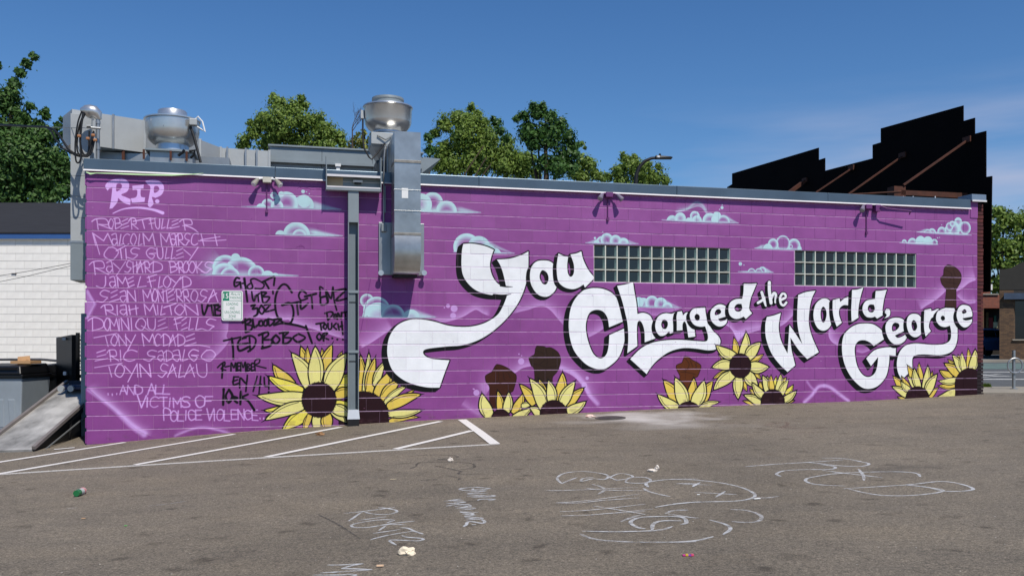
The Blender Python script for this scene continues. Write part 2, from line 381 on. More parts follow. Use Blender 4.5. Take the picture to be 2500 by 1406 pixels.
def cloud(Z, base, bubs, wisps=(), dots=(), k=1.0):
    for p, q, w in wisps: hh = (q[1] - p[1]); [stroke(Z([(p[0] + (q[0] - p[0]) * a0, p[1] + hh * (a0 ** .8)), (p[0] + (q[0] - p[0]) * (a0 + .16), p[1] + hh * min(1, (a0 + .16)) ** .8)]), w, CLD, .34 * (1 - a0 * .5), w * 1.3 * (1.05 - a0), ws=[w * (1 - a0) * random.uniform(.7, 1.5), w * (1 - a0) * .8]) for a0 in np.linspace(0, .86, 16)]
    stroke(Z([base[0], ((base[0][0] + base[1][0]) / 2, (base[0][1] + base[1][1]) / 2), base[1]]), 3, CLD, .85, 3.0, ws=[1, 4, 5, 4, 1])
    for b in bubs: bubble(Z, *b, base=base)
    for x, y, r in dots: stroke(Z([(x, y), (x + .1, y)]), 2 * r / Z.o[2], CLD, .95, 1.3, sm=False)
Zc = Zm(590, 440, 8.788)
cloud(Zc, ((0, 568), (2130, 628)), [(1330, 540, 215, 130), (960, 490, 245, 115), (1340, 450, 140, 140), (560, 530, 130, 60), (760, 560, 130, 80), (420, 610, 110, 110), (690, 330, 75, 50), (850, 300, 60, 60)], [((1450, 480), (2120, 622), 9), ((1500, 560), (2100, 615), 5), ((520, 565), (30, 566), 3)], [(867, 57, 18), (1318, 244, 40), (1392, 250, 12), (1452, 292, 12)])
cloud(Zc, ((730, 1162), (2160, 1192)), [(1180, 1185, 285, 120), (830, 1180, 105, 105), (1240, 1200, 150, 60)], [((1420, 1090), (2150, 1188), 10), ((1500, 1110), (1990, 1175), 5)])
Zc = Zm(470, 590, 8.93)
cloud(Zc, ((180, 718), (2300, 740)), [(720, 560, 270, 80), (940, 350, 95, 95), (1060, 700, 365, 105), (700, 720, 258, 100), (820, 760, 205, 60), (1390, 690, 175, 60), (1640, 770, 140, 140), (1800, 770, 90, 90)], [((1800, 720), (2310, 738), 5)])
glow(Zc([(440, 720), (400, 600), (480, 470), (640, 360)]), 17, CLD, .55, side=1, hard=False)
Zc = Zm(870, 680, 10.42)
cloud(Zc, ((90, 975), (2000, 985)), [(270, 560, 175, 60), (520, 800, 340, 75), (560, 1010, 405, 330), (930, 960, 305, 90), (1400, 1000, 215, 180)], [((1300, 860), (2050, 975), 14), ((1200, 900), (1900, 965), 9)])
cloud(K4.__class__(1030, 400, 3.904), ((-20, 456), (560, 465)), [(105, 368, 98, 42), (235, 450, 100, 50), (-5, 385, 102, 90)], [((330, 430), (560, 463), 9)])
Zc = Zm(1030, 400, 3.904)
cloud(Zc, ((302, 838), (880, 852)), [(430, 795, 132, 48), (545, 800, 112, 60), (620, 850, 90, 80), (690, 870, 70, 70)], [((580, 730), (870, 850), 9)])
glow(Zc([(735, 1035), (740, 1070), (755, 1098)]), 9, CLD, .6, hard=False)
Zc = Zm(1580, 470, 9.615)
cloud(Zc, ((350, 645), (2140, 716)), [(590, 680, 145, 120), (780, 610, 140, 110), (1120, 560, 125, 60), (1170, 660, 125, 100), (980, 680, 90, 90), (1480, 680, 200, 95), (1640, 550, 105, 105), (1590, 640, 95, 95), (1790, 700, 165, 50)], [((1780, 560), (2130, 712), 8)], [(1757, 357, 38), (1762, 290, 14), (1700, 400, 14)])
stroke(Zc([(690, 450), (930, 395), (1060, 290), (1170, 235), (1310, 310), (1400, 490)]), 5, CLD, .55, 5); glow(Zc([(690, 460), (950, 395), (1150, 330), (1270, 350), (1390, 490)]), 7, CLD, .6)
cloud(B_, ((225, 92), (585, 99)), [(335, 85, 38, 16), (370, 72, 46, 22), (430, 80, 42, 26), (485, 98, 40, 30), (300, 95, 22, 22)], [((450, 60), (580, 97), 6), ((320, 70), (235, 90), 5)], [(288, 60, 8), (342, 18, 4)])
Zc = Zm(1780, 440, 3.904)
cloud(Zc, ((245, 648), (695, 664)), [(620, 625, 68, 26), (515, 600, 74, 14), (420, 612, 56, 24), (590, 632, 20, 8), (370, 655, 50, 50), (672, 650, 22, 22)], [((330, 625), (245, 648), 5)])
cloud(Zc, ((88, 872), (420, 879)), [(318, 865, 42, 20), (285, 880, 42, 12), (215, 880, 42, 12)], [((330, 845), (420, 877), 6)], [(107, 797, 18), (142, 808, 5)])
cloud(E7, ((295, 534), (960, 572)), [(885, 485, 82, 26), (800, 412, 56, 40), (745, 500, 92, 60), (670, 520, 55, 45), (600, 535, 65, 30), (695, 468, 52, 20), (480, 550, 60, 30), (430, 560, 60, 20), (730, 435, 40, 25)], [((420, 510), (300, 534), 5)], [(598, 447, 6)])
cloud(E7, ((85, 664), (550, 688)), [(240, 675, 68, 34), (340, 655, 72, 72), (430, 662, 74, 74), (510, 665, 46, 24), (140, 660, 35, 25)], [], [(548, 607, 8), (572, 602, 6)])
cloud(B_, ((572, 530), (880, 537)), [(620, 515, 46, 40), (680, 505, 50, 22), (740, 515, 48, 30), (785, 540, 40, 24), (590, 500, 36, 36)], [((740, 480), (870, 535), 7)])
# --- raised fists
def fist(Z, s, c, lines=()):
    fillp(Z(parse(s)), c); stroke(Z(parse(s)), 1.6, (30, 14, 14), .9, 1.2, closed=True)
    for l in lines: stroke(Z(parse(l)), 1.5, (24, 12, 10), .55, 1.8)
fist(S7, '180,610 240,570 290,540 340,450 375,415* 450,430 560,480 650,550 702,600 705,680 680,780 650,870 600,910 570,1000 560,1180* 250,1180* 248,980 245,800 190,720 176,660', (58, 27, 14), ('350,470 400,560 390,700 300,720', '450,520 560,560 600,650', '300,740 420,730 520,760 640,740', '480,560 500,680'))
fist(S7, '1060,100* 1180,110 1220,130 1300,130 1400,190 1450,260 1467,350 1440,470 1400,550 1330,640 1325,760 1290,960* 1020,960* 1012,820 1022,650 1010,490 960,430 925,330 930,300 980,270 1020,240 1035,150', (45, 29, 20), ('1050,180 1180,240 1190,340 1100,420', '1220,160 1240,300 1230,440', '1330,200 1340,330', '980,400 1100,430 1250,470 1400,440'))
fist(S8, '545,465* 600,475 680,530 760,570 812,620 800,690 760,790 700,860 692,1180* 560,1180* 470,870 465,780 415,680 408,620 450,590 500,570 520,520', (86, 43, 15), ('560,500 620,600 560,700 470,650', '640,540 680,640', '720,580 740,680', '480,720 600,730 720,760'))
fist(E7, '625,990 660,945 690,938 750,960 810,1010 838,1070 830,1140 800,1200 775,1240* 775,1520* 630,1520* 655,1240* 640,1220 600,1170 585,1100 618,1060', (60, 38, 32), ('640,1000 720,1050 700,1130', '740,1000 770,1090', '650,1150 780,1170'))
# --- sunflowers
PALE = (222, 214, 132); GOLD = (218, 190, 84); YEL = (228, 214, 88)
_pk = [0]
def petal(Z, bx, by, tx, ty, hw, col, bend=None):
    _pk[0] += 1; dx, dy = tx - bx, ty - by; Ln = math.hypot(dx, dy); nx, ny = -dy / Ln, dx / Ln
    if bend is None: bend = .055 * Ln * (1 if _pk[0] % 2 else -1)
    fr = [0, .12, .3, .5, .7, .85, 1]; wd = [.5, .8, 1, .92, .6, .27, 0]
    def at(t, o): return (bx + dx * t + nx * (bend * math.sin(math.pi * t * .9) * 1.2 + o), by + dy * t + ny * (bend * math.sin(math.pi * t * .9) * 1.2 + o))
    poly = [at(t, hw * np.interp(t, fr, wd)) for t in fr[:-1]] + [at(.93, 0) + (1,)] + [at(t, -hw * np.interp(t, fr, wd)) for t in fr[-2::-1]]
    q = smooth_pts(C_(Z(poly)), True, 4); u = Z([(bx, by)])[0][0]; k = px(u)
    lw = 3.9 if hw / Z.o[2] > 8 else 2.6
    comp(strokecov(q + [q[0]], lw * 1.5 * k, 1.2 * k), BLK)
    stroke(Z([at(.84, 0), at(.95, 0), at(1.04, 0)]), 3, BLK, 1, 1.0, ws=[4.5, 2.6, .6])
    comp(coverage([q]), col)
    s = .45 * (1 if bend > 0 else -1)
    stroke(Z([at(.12, hw * s * 1.5), at(.35, hw * s * 1.45), at(.6, hw * s * 1.0), at(.84, 0)]), 1.2, BLK, .95, 1.1)
def disc(Z, cx, cy, rx, ry, n=70):
    k = Z.o[2]
    q = [(cx + rx * math.cos(a), cy + ry * math.sin(a)) for a in np.linspace(0, 2 * math.pi, 48)[:-1]]
    for a in np.linspace(0, 2 * math.pi, n):
        o = 1.0 + RNG.uniform(.0, .055); stroke(Z([(cx + rx * .94 * math.cos(a), cy + ry * .94 * math.sin(a)), (cx + rx * o * math.cos(a), cy + ry * o * math.sin(a))]), 2.0, (18, 8, 10), 1, 1.1, sm=False)
    fillp(Z(q), (36, 12, 18)); stroke(Z(q), 2.0, (18, 8, 10), 1, 1.6, closed=True)
    for i in range(40):
        a = RNG.uniform(0, 6.28); r = math.sqrt(RNG.random()) * .85; x = cx + rx * r * math.cos(a); y = cy + ry * r * math.sin(a)
        stroke(Z([(x, y), (x + 4, y + 2)]), 1.4, (50, 22, 28), .5, 1.6, sm=False)
def flower(Z, ps, d):
    for p in ps: petal(Z, *p)
    disc(Z, *d)
flower(S6, [(150, 800, 118, 80, 62, GOLD), (215, 780, 278, 40, 62, PALE, 20), (290, 790, 412, 130, 80, GOLD, -25), (390, 640, 590, 205, 62, PALE), (420, 800, 668, 340, 105, GOLD, 30), (520, 890, 850, 525, 88, GOLD), (880, 820, 1070, 700, 28, GOLD), (560, 940, 985, 630, 52, PALE), (610, 1010, 1215, 795, 88, GOLD, -30), (640, 1250, 1165, 1195, 45, GOLD), (620, 1130, 1220, 1045, 62, PALE, 25)], (190, 1180, 425, 435, 90))
# --- painted letters
def letter(Z, outer, holes=(), off=(-8, 6), ol=3.0, strokes=None):
    u0 = Z(parse(outer))[0][0] if outer else Z(parse(strokes[0][0]))[0][0]; k = px(u0)
    if outer:
        polys = [smooth_pts(C_(Z(parse(s))), True, 8) for s in [outer] + list(holes)]
        pad = int(22 * k); c = coverage(polys, pad)
    else:
        big = None
        for s, w in strokes:
            q = smooth_pts(C_(Z(parse(s))), False, 8); cc = strokecov(q, w / Z.o[2] * k, 1.2)
            if big is None: big = np.zeros((CH, CW), np.float32)
            x, y, m = cc; h, w2 = m.shape; r = big[y:y + h, x:x + w2]; np.maximum(r, m, out=r)
        ys, xs = np.where(big > 0); pad = 30
        x0, x1, y0, y1 = max(0, xs.min() - pad), min(CW, xs.max() + pad), max(0, ys.min() - pad), min(CH, ys.max() + pad); c = (x0, y0, big[y0:y1, x0:x1])
    x0, y0, m = c; sh = m.copy(); n = 14
    ox, oy = off[0] * k, off[1] * k
    for i in range(1, n + 1):
        dx, dy = int(round(ox * i / n)), int(round(oy * i / n)); s2 = np.roll(np.roll(m, dy, 0), dx, 1)
        np.maximum(sh, s2, out=sh)
    R = int(round(ol * k * .8)); d = sh.copy()
    for a in range(-R, R + 1):
        for b in range(-R, R + 1):
            if a * a + b * b <= R * R + 1: np.maximum(d, np.roll(np.roll(sh, a, 0), b, 1), out=d)
    comp((x0, y0, d), BLK); comp((x0, y0, m), WHT)
LBIG = (-11, 8); LMED = (-7, 6)
letter(A_, '650,100* 700,97 760,105 810,118 860,140* 842,190 833,250 848,315 880,365 915,387 943,391* 925,310 905,250 880,207* 970,200 1050,175 1097,150* 1095,290 1075,390 1040,480 990,560 920,640 830,715 740,765 640,795 540,803 430,815 385,826 374,845 390,868 430,886 490,893 555,897* 520,990 487,1085* 400,1083 300,1060 220,1020 160,960 130,870 130,790 150,720 200,655 280,620 360,617 450,632 540,658 620,668 710,665 800,640 880,590 920,530 950,455* 900,452 830,448 750,425 690,380 650,320 637,250 640,150', off=LBIG, ol=3.4)
stroke(A_([(905, 386), (945, 393), (988, 394)]), 2.5, BLK, 1, 1, ws=[4, 3, .6]); stroke(A_([(860, 452), (920, 453), (978, 443)]), 3, BLK, 1, 1, ws=[7, 4, .6])
letter(A_, '1190,213 1250,222 1290,270 1298,340 1285,410 1250,450 1210,463 1160,445 1120,390 1107,330 1115,265 1145,225', ['1195,280 1225,300 1235,340 1220,375 1195,372 1175,335 1178,300'], off=LMED)
letter(A_, '1303,165* 1335,180 1370,188* 1364,240 1368,300 1388,325 1408,300 1408,240 1385,172* 1425,165 1460,150* 1475,210 1510,280 1553,332* 1485,400* 1475,378* 1440,400 1400,410 1350,400 1310,370 1295,330 1290,260 1295,210', off=LMED)
letter(B_, '290,402 350,410 410,440 455,500 478,570 482,632* 385,672* 375,610 345,565 300,552 255,570 232,620 226,680 240,760 270,840 305,878 340,882 370,850 383,790 387,725* 492,678* 495,740 480,810 450,880 400,930 350,958 290,955 220,920 150,840 118,750 108,650 120,550 150,480 200,425 240,408', off=LBIG, ol=3.4)
letter(B_, '440,387* 495,378 550,362* 560,430 573,500 580,580* 620,572 665,590 690,640 700,700 703,748* 630,775* 628,700 615,650 597,628 580,645 577,720 580,800* 510,850* 517,750 512,650 497,580 475,490', off=LMED)
letter(B_, '775,575 815,578 840,568* 833,620 832,670 838,703* 803,716* 798,698* 770,725 735,730 710,700 702,655 715,610 740,585', ['765,618 785,632 788,658 775,682 754,678 744,655 750,630'], off=LMED)
letter(B_, '855,565* 885,560* 893,590* 915,570 945,575 965,600 970,640 973,690 978,735* 930,742* 922,690 915,650 902,632 890,652 890,692* 850,695* 850,640 848,600', off=LMED)
letter(B_, '1000,538 1045,535* 1050,580 1062,630 1095,690 1138,735 1150,775 1125,818 1070,830 980,818 890,815 800,840 720,895 670,950 643,993* 585,940 530,890* 600,820 680,778 780,760 880,758 980,765 1045,768 1062,755 1062,720 1045,665* 1010,668 970,655 945,620 940,580 960,548', ['987,580 1003,588 1008,605 1002,622 988,626 974,610 974,592'], off=LMED)
letter(B_, '1135,515 1178,522 1203,555 1207,592* 1135,614* 1148,630 1175,625 1198,612* 1190,645 1160,665 1125,662 1090,630 1080,585 1092,545', ['1125,550 1145,548 1155,565 1145,580 1115,588 1112,570'], off=LMED)
letter(B_, '1310,372* 1355,373 1400,370* 1380,420 1360,470 1350,520 1350,550 1368,575* 1325,615* 1310,598* 1280,612 1245,612 1215,590 1205,550 1215,505 1250,480 1300,475* 1308,430', ['1270,512 1295,512* 1300,545 1282,563 1257,560 1246,540 1256,520'], off=LMED)
Zt = Zm(1780, 440, 3.904)
letter(Zt, None, off=(-6, 5), ol=2.6, strokes=[('312,1068 330,1130 352,1190', 30), ('275,1168 320,1140 362,1098', 26)])
letter(Zt, None, off=(-6, 5), ol=2.6, strokes=[('384,975 385,1060 400,1168', 34), ('405,1120 425,1078 445,1090 443,1160', 28)])
letter(Zt, None, off=(-6, 5), ol=2.6, strokes=[('492,1142 538,1116 532,1086 505,1084 486,1125 494,1175 520,1192 546,1165', 24)])
letter(C3, '300,572* 290,620 285,680 300,760 345,850* 350,780 355,700 358,655* 400,715 447,787* 425,720 412,640 412,550 418,450* 470,430 538,420* 510,480 495,560 492,650 515,740 560,842* 480,890* 420,825 365,742* 372,820 398,932* 345,978* 290,925 235,850 198,750 192,660 203,600* 250,590', off=(-9, 7), ol=3.4)
letter(C3, '585,475 630,485 655,540 655,610 635,670 595,695 555,680 528,630 523,570 540,510', ['590,530 608,550 612,590 600,632 584,635 573,600 574,555'], off=LMED)
letter(C3, '655,485* 702,473* 707,497* 740,470 775,460* 768,523* 730,520 702,545 700,590 718,640* 683,668* 665,620 655,560', off=LMED)
letter(C3, '788,415* 825,412 866,398* 850,450 835,520 830,580 833,605* 785,635* 782,560 785,490', off=LMED)
letter(C3, '950,422* 985,420 1027,413* 1010,470 1000,530 998,560 1010,583* 960,612* 945,598* 920,605 885,598 862,565 862,525 885,490 930,480 945,478*', ['915,515 938,517* 944,545 930,568 906,565 896,545 901,524'], off=LMED)
letter(C3, '1022,545* 1045,548 1050,575 1040,598 1008,612* 1020,598 1025,585 1013,570', off=(-5, 4), ol=2.6)
letter(C3, '870,645 930,650 980,680 1010,720 1018,747* 937,800* 910,775 870,760 830,768 808,805 808,860 825,940 860,995 900,1012 940,990 960,940 967,875* 918,938* 885,885* 940,830 1010,810 1090,808* 1088,870* 1045,862* 1040,930 1020,1010 970,1070 910,1093 850,1080 780,1010 735,920 718,820 730,730 770,680 820,652', off=(-9, 8), ol=3.2)
letter(C3, '1085,605 1135,615 1163,655 1160,690* 1082,728* 1100,743 1130,735 1163,715* 1160,750 1130,780 1085,790 1045,760 1022,710 1018,660 1040,620', ['1085,640 1108,647 1112,666 1095,688 1067,698 1062,670 1070,648'], off=LMED)
letter(C3, '1210,578 1250,590 1275,640 1275,690 1255,725 1220,740 1185,720 1165,670 1165,620 1180,590', ['1212,622 1228,637 1235,670 1222,693 1206,690 1196,655 1200,632'], off=LMED)
letter(C3, '1285,552* 1330,543* 1334,562* 1372,545* 1388,553 1370,608* 1338,605 1322,632 1316,670 1330,697* 1293,735* 1283,680 1282,610', off=LMED)
letter(C3, '1400,548 1430,538* 1490,540* 1505,600 1512,680 1508,770 1475,835 1400,862 1290,858 1230,862 1203,885 1203,960* 1130,1032* 1105,985 1095,920 1110,850 1150,800 1210,782 1280,785 1350,792 1420,785 1460,760 1468,710 1460,660* 1425,670 1388,658 1365,620 1372,570', ['1412,592 1424,602 1424,618 1409,626 1397,612 1401,597'], off=LMED)
letter(C3, '1560,518 1595,530 1612,570 1613,598* 1545,610* 1562,624 1590,622 1612,614* 1608,640 1580,668 1550,670 1520,640 1505,590 1515,545 1535,522', ['1557,548 1571,555 1572,570 1551,578 1542,566'], off=LMED)
# --- sunflowers that overlap the letters
P_, G_, Y_ = PALE, GOLD, YEL
flower(S5, [(640, 420 + 250, 345, 340, 85, G_, -35), (830, 600, 742, 70, 80, G_), (900, 420, 868, 90, 42, G_), (1075, 360, 1068, 120, 34, G_), (1310, 420, 1385, 165, 42, G_), (1110, 620, 1255, 40, 92, G_, -40), (1290, 760, 1530, 500, 95, Y_), (780, 760, 245, 510, 78, Y_, -30), (1280, 830, 1560, 760, 75, G_), (1270, 930, 1560, 950, 45, Y_), (720, 970, 185, 1035, 58, Y_), (600, 1060, 245, 1148, 40, G_), (870, 1080, 470, 1370, 92, Y_, 20), (900, 1110, 820, 1400, 46, G_), (1000, 1120, 985, 1420, 78, P_), (1150, 1100, 1190, 1400, 80, G_), (1230, 1060, 1450, 1250, 55, P_), (920, 740, 585, 170, 112, P_, 40), (975, 680, 968, 60, 108, P_, 14), (1170, 740, 1475, 170, 128, P_, -30), (820, 850, 65, 805, 98, P_, -40), (830, 960, 200, 1222, 84, P_, 30), (1240, 1010, 1520, 1150, 78, P_)], (1032, 890, 250, 256, 80))
flower(S7, [(430, 1240, 372, 855, 58, G_), (660, 1250, 830, 890, 72, G_, 20), (660, 1330, 980, 1150, 62, P_), (260, 1330, 125, 890, 100, P_, -30), (530, 1250, 568, 870, 72, P_, 20)], (440, 1345, 155, 155, 50))
flower(S7, [(800, 1130, 985, 1105, 45, P_), (1010, 1100, 745, 750, 75, G_), (1190, 1080, 1075, 655, 62, G_, 30), (1410, 1080, 1490, 525, 95, G_, 30), (1590, 1130, 1888, 815, 72, G_), (1150, 1300, 925, 1150, 70, P_), (1190, 1190, 900, 640, 105, P_, 45), (1320, 1090, 1240, 670, 82, P_), (1480, 1130, 1735, 690, 92, P_, -20), (1560, 1240, 1912, 1030, 78, P_, 25)], (1347, 1275, 232, 240, 70))
flower(S8, [(450, 1240, 180, 840, 95, G_, 20), (625, 1180, 688, 800, 68, G_), (830, 1230, 1030, 860, 80, G_, -30), (480, 1350, 92, 1060, 82, P_, -30), (770, 1320, 1130, 1215, 48, P_), (545, 1280, 372, 790, 100, P_, 20), (700, 1270, 860, 835, 98, P_, 25)], (610, 1350, 178, 140, 50))
flower(S8, [(1380, 480, 1340, 150, 52, G_), (1540, 480, 1602, 160, 46, G_), (1620, 540, 1835, 425, 42, G_), (1370, 560, 1095, 425, 46, G_), (1320, 720, 1005, 838, 48, G_), (1400, 800, 1340, 1085, 46, G_), (1490, 780, 1575, 1045, 42, G_), (1610, 690, 1795, 850, 42, G_), (1380, 480, 1050, 262, 78, P_, -30), (1475, 480, 1535, 50, 72, P_, 35), (1570, 500, 1810, 232, 85, P_, -20), (1600, 630, 1940, 628, 88, P_, 20), (1560, 740, 1760, 975, 88, P_), (1430, 780, 1425, 1185, 76, P_, 10), (1350, 740, 1010, 1035, 88, P_, 20), (1330, 610, 978, 660, 80, P_, 25)], (1455, 620, 172, 195, 60))
flower(S8, [(1700, 1270, 1490, 1195, 30, G_), (1720, 1110, 1612, 985, 32, G_), (1800, 1000, 1770, 875, 32, G_), (1935, 960, 1900, 780, 32, P_), (2000, 960, 2040, 790, 30, Y_), (2110, 960, 2215, 810, 38, Y_), (2200, 1080, 2320, 925, 38, Y_), (2170, 1250, 2350, 1190, 26, G_), (1820, 1260, 1495, 1100, 62, P_, 20), (1860, 1150, 1650, 880, 60, P_), (1920, 1070, 1805, 770, 60, P_), (1980, 1040, 1965, 765, 46, G_), (2060, 1060, 2108, 740, 52, P_), (2110, 1110, 2255, 840, 52, P_), (2140, 1210, 2378, 1010, 55, P_)], (1985, 1215, 190, 205, 60))
flower(S3, [(450, 1290, 300, 1240, 28, G_), (400, 1130, 210, 865, 58, G_), (510, 1060, 380, 865, 34, G_), (615, 1000, 470, 670, 58, G_), (745, 930, 702, 625, 42, G_), (860, 1010, 932, 780, 36, G_), (870, 1260, 1050, 1080, 48, G_), (500, 1240, 190, 1062, 60, P_), (545, 1160, 365, 960, 52, P_), (640, 1110, 470, 870, 48, P_), (695, 1100, 618, 715, 62, P_), (785, 1110, 842, 665, 60, P_), (835, 1190, 1040, 825, 75, P_)], (665, 1280, 208, 215, 60))
flower(S3, [(1370, 760, 1205, 570, 42, G_), (1450, 640, 1402, 480, 34, G_), (1580, 720, 1570, 365, 42, G_), (1290, 880, 1062, 760, 60, G_), (1440, 880, 1130, 640, 78, G_), (1370, 1040, 1035, 1035, 50, G_), (1400, 930, 1035, 945, 58, P_, -30), (1370, 1150, 1000, 1240, 85, P_, -40), (1480, 800, 1282, 482, 66, P_), (1515, 790, 1478, 438, 58, P_), (1640, 790, 1700, 370, 76, P_)], (1605, 1040, 262, 305, 10))
fillp(S3(parse('1350,1000* 1420,850 1560,742 1700,760* 1780,900* 1780,1260* 1340,1260*')), (36, 12, 18))
# --- RIP and the list of names, single-stroke spray lettering
FONT = {'A': '00 38 60,13 53', 'B': '00 08 48 56 44 04,44 63 61 50 00', 'C': '67 48 28 06 02 20 40 61', 'D': '00 08 38 66 62 30 00', 'E': '68 18 08 00 60,04 54', 'F': '68 08 00,04 54', 'G': '67 48 28 06 02 20 40 63 34', 'H': '00 08,60 68,04 64', 'I': '30 38', 'J': '48 42 20 01', 'K': '00 08,68 04 60', 'L': '08 00 60', 'M': '00 08 33 68 60', 'N': '00 08 60 68', 'O': '28 06 02 20 40 62 66 48 28', 'P': '00 08 48 66 54 04', 'Q': '28 06 02 20 40 62 66 48 28,42 70', 'R': '00 08 48 66 54 04,24 60', 'S': '67 48 18 06 24 44 62 50 10 01', 'T': '08 68,38 30', 'U': '08 02 20 40 62 68', 'V': '08 30 68', 'Y': '08 34 68,34 30', 'a': '17 48 66 60,64 24 02 20 62', 'Z': '08 68 00 60', '.': '30 31', '1': '17 38 30', '5': '68 18 05 45 62 40 01', ' ': ''}
CURV = set('BCDGOPQRSUJa5')
def text(s, x0, y0, x1, y1, w, col, alpha=.9, soft=1.4, jit=.05, rise=0.0, capk=1.28):
    n = sum(.55 if c in ' I.' else 1.0 for c in s); adv = (x1 - x0) / n; x = x0; first = True; h = y1 - y0
    for c in s:
        a = adv * (.55 if c in ' I.' else 1.0)
        if c == ' ': x += a; first = True; continue
        k = capk if first else .92; hh = h * k * (1 + random.uniform(-.08, .08)); cw = a * (.9 if not first else 1.05); first = False
        base = y1 - rise * (x - x0) / (x1 - x0) + random.uniform(-.06, .06) * h; sk = random.uniform(-.16, .10)
        for st in FONT[c].split(','):
            pts = []
            for tkn in st.split():
                gx, gy = int(tkn[0]) / 6.3, int(tkn[1]) / 8
                gx += random.uniform(-jit, jit); gy += random.uniform(-jit, jit)
                if c in 'I.': gx -= .18
                pts.append((x + (gx - sk * (gy - .5)) * cw, base - gy * hh))
            stroke(pts, w, col, alpha * random.uniform(.82, 1), soft * random.uniform(.9, 1.5), sm=c in CURV, ws=[w * random.uniform(.75, 1.25) for _ in range(4)])
        x += a
N2 = Zm(0, 480, 2.704)
NAME = (214, 170, 226)
TAGF = {'A': '00 48 70,12 66', 'B': '18 20,08 58 65 24,24 74 72 20', 'C': '77 48 16 02 30 61', 'D': '06 38 76 72 20,28 20', 'E': '68 16,65 13,72 00', 'F': '18 30,07 79,04 65', 'G': '77 38 05 12 40 63 24,24 74', 'H': '18 20,68 70,14 86', 'I': '48 50', 'J': '58 52 30 01', 'K': '18 20,78 24 90', 'L': '48 20 71', 'M': '10 08 43 68 80', 'N': '10 08 70 68', 'O': '38 15 12 40 62 75 58 38', 'Q': '38 15 12 40 62 75 58 38,43 90', 'R': '06 28 68 74 34,28 30,34 90', 'S': '77 48 26 34 63 52 30 01', 'T': '06 89,47 50', 'U': '08 12 40 62 68', 'Y': '07 44,88 20', 'a': '17 58 66 70,64 24 12 40 62'}
CURV2 = set('BCDGOQRSUJa')
def tagname(st, y0, y1, w=2.2):
    for w_ in st.split():
        c, r = w_[0], w_[1:]; r = r.split('-'); x0, x1 = float(r[0]), float(r[1]); b = float(r[2]) if len(r) > 2 else y1; tp = y0 + random.uniform(-4, 4)
        if c in 'I': x0, x1 = x0 - 12, x0 + 16
        for ss in TAGF[c].split(','):
            q = []
            for tk in ss.split():
                gx, gy = int(tk[0]) / 7.2 + random.uniform(-.03, .03), int(tk[1]) / 8 + random.uniform(-.03, .03); q.append((x0 + gx * (x1 - x0), b - gy * (b - tp)))
            stroke(N2(q), w, NAME, random.uniform(.85, 1), random.uniform(1.1, 1.5), sm=c in CURV2, ws=[w * random.uniform(.8, 1.25) for _ in range(4)])
for st, y0, y1 in [('R605-715-218 O714-750 B750-800 E798-852 R850-900 T878-985 F985-1030 U1022-1060 L1056-1092 L1092-1132 E1126-1186 R1186-1270-222', 148, 212), ('M612-735 a732-778 L778-816 C812-858 O858-902 L902-938 M942-1018 M1058-1130-332 a1122-1165 R1162-1205 S1205-1258 C1262-1312 H1310-1440', 244, 322), ('O678-782-420 T768-818 I826-836 S842-922 G968-1030 U1034-1082 L1080-1118 L1118-1156 E1156-1216 Y1214-1296-440', 338, 412), ('R588-690-515 a698-746 Y746-822-528 S822-872 H872-908 A902-944 R942-986 D988-1070 B1112-1166 R1166-1206 O1204-1248 O1242-1292 K1288-1336 S1330-1410', 428, 502), ('J636-722 a718-766 M772-842 E838-888 L886-965 F972-1036 L1034-1074 O1072-1128 Y1126-1186 D1186-1258', 528, 600), ('S638-725 E722-786 a786-838 N838-898 M942-1002 O1000-1042 N1040-1082 T1066-1122 E1104-1152 R1152-1198 R1198-1244 O1256-1308 S1306-1372 A1372-1442', 616, 695), ('R668-745 I768-778 a786-842 H842-905 M952-1022 I1036-1046 L1048-1090 T1082-1152 O1148-1218 N1220-1312', 714, 780), ('D582-680 O684-730 M724-778 I782-792 N798-854 I862-872 Q886-966 U972-1034 E1034-1104 F1148-1204 E1194-1238 L1232-1278 L1276-1330 S1336-1428', 802, 882), ('T622-755 O728-778 N780-838 Y828-888-1012 M936-1022 C1018-1062 D1062-1122 A1116-1160 D1158-1218 E1220-1296', 908, 985), ('E628-712 R706-770 I790-800 C816-906 S948-1038 a1036-1084 D1082-1138 a1136-1194 L1190-1240 G1246-1312 O1318-1428', 1012, 1084), ('T628-790 O752-824 Y824-898-1222 I902-912 N922-998 S1042-1112 A1106-1168 L1164-1218 A1216-1288 U1296-1376', 1106, 1190)]:
    tagname(st, y0, y1)
stroke(N2([(1310, 292), (1400, 292), (1492, 286)]), 2, NAME, .9, 1.3); stroke(N2([(1205, 192), (1265, 205), (1312, 242)]), 2, NAME, .9, 1.3); stroke(N2([(618, 250), (640, 320), (658, 382)]), 2, NAME, .9, 1.3); stroke(N2([(1232, 985), (1310, 980), (1385, 992)]), 2, NAME, .9, 1.3)
for z, s, a, b, c, d in [(N2, '...AND ALL', 705, 1246, 1130, 1308, ), (N2, 'VICTIMS OF', 905, 1322, 1410, 1390), (Zm(0, 750, 2.811), 'POLICE VIOLENCE..', 1125, 706, 1830, 778)]:
    (x0, y0), (x1, y1) = z([(a, b), (c, d)]); text(s, x0, y0, x1, y1, 2.9, (208, 166, 226), .92, 1.4, .025, 3, 1.1)
RP = (212, 170, 232)
def filled(outer, holes, col): comp(coverage([smooth_pts(C_(K4(parse(s))), True, 7) for s in [outer] + holes]), col)
filled('222,250 260,205 330,182 390,180 440,210 450,260 430,305 375,335 420,358 465,378* 460,432* 400,412 345,365* 335,410 290,465* 262,468* 275,400 285,320 290,262* 262,275 245,298*', ['332,235 368,230 382,255 360,288 328,300'], RP)
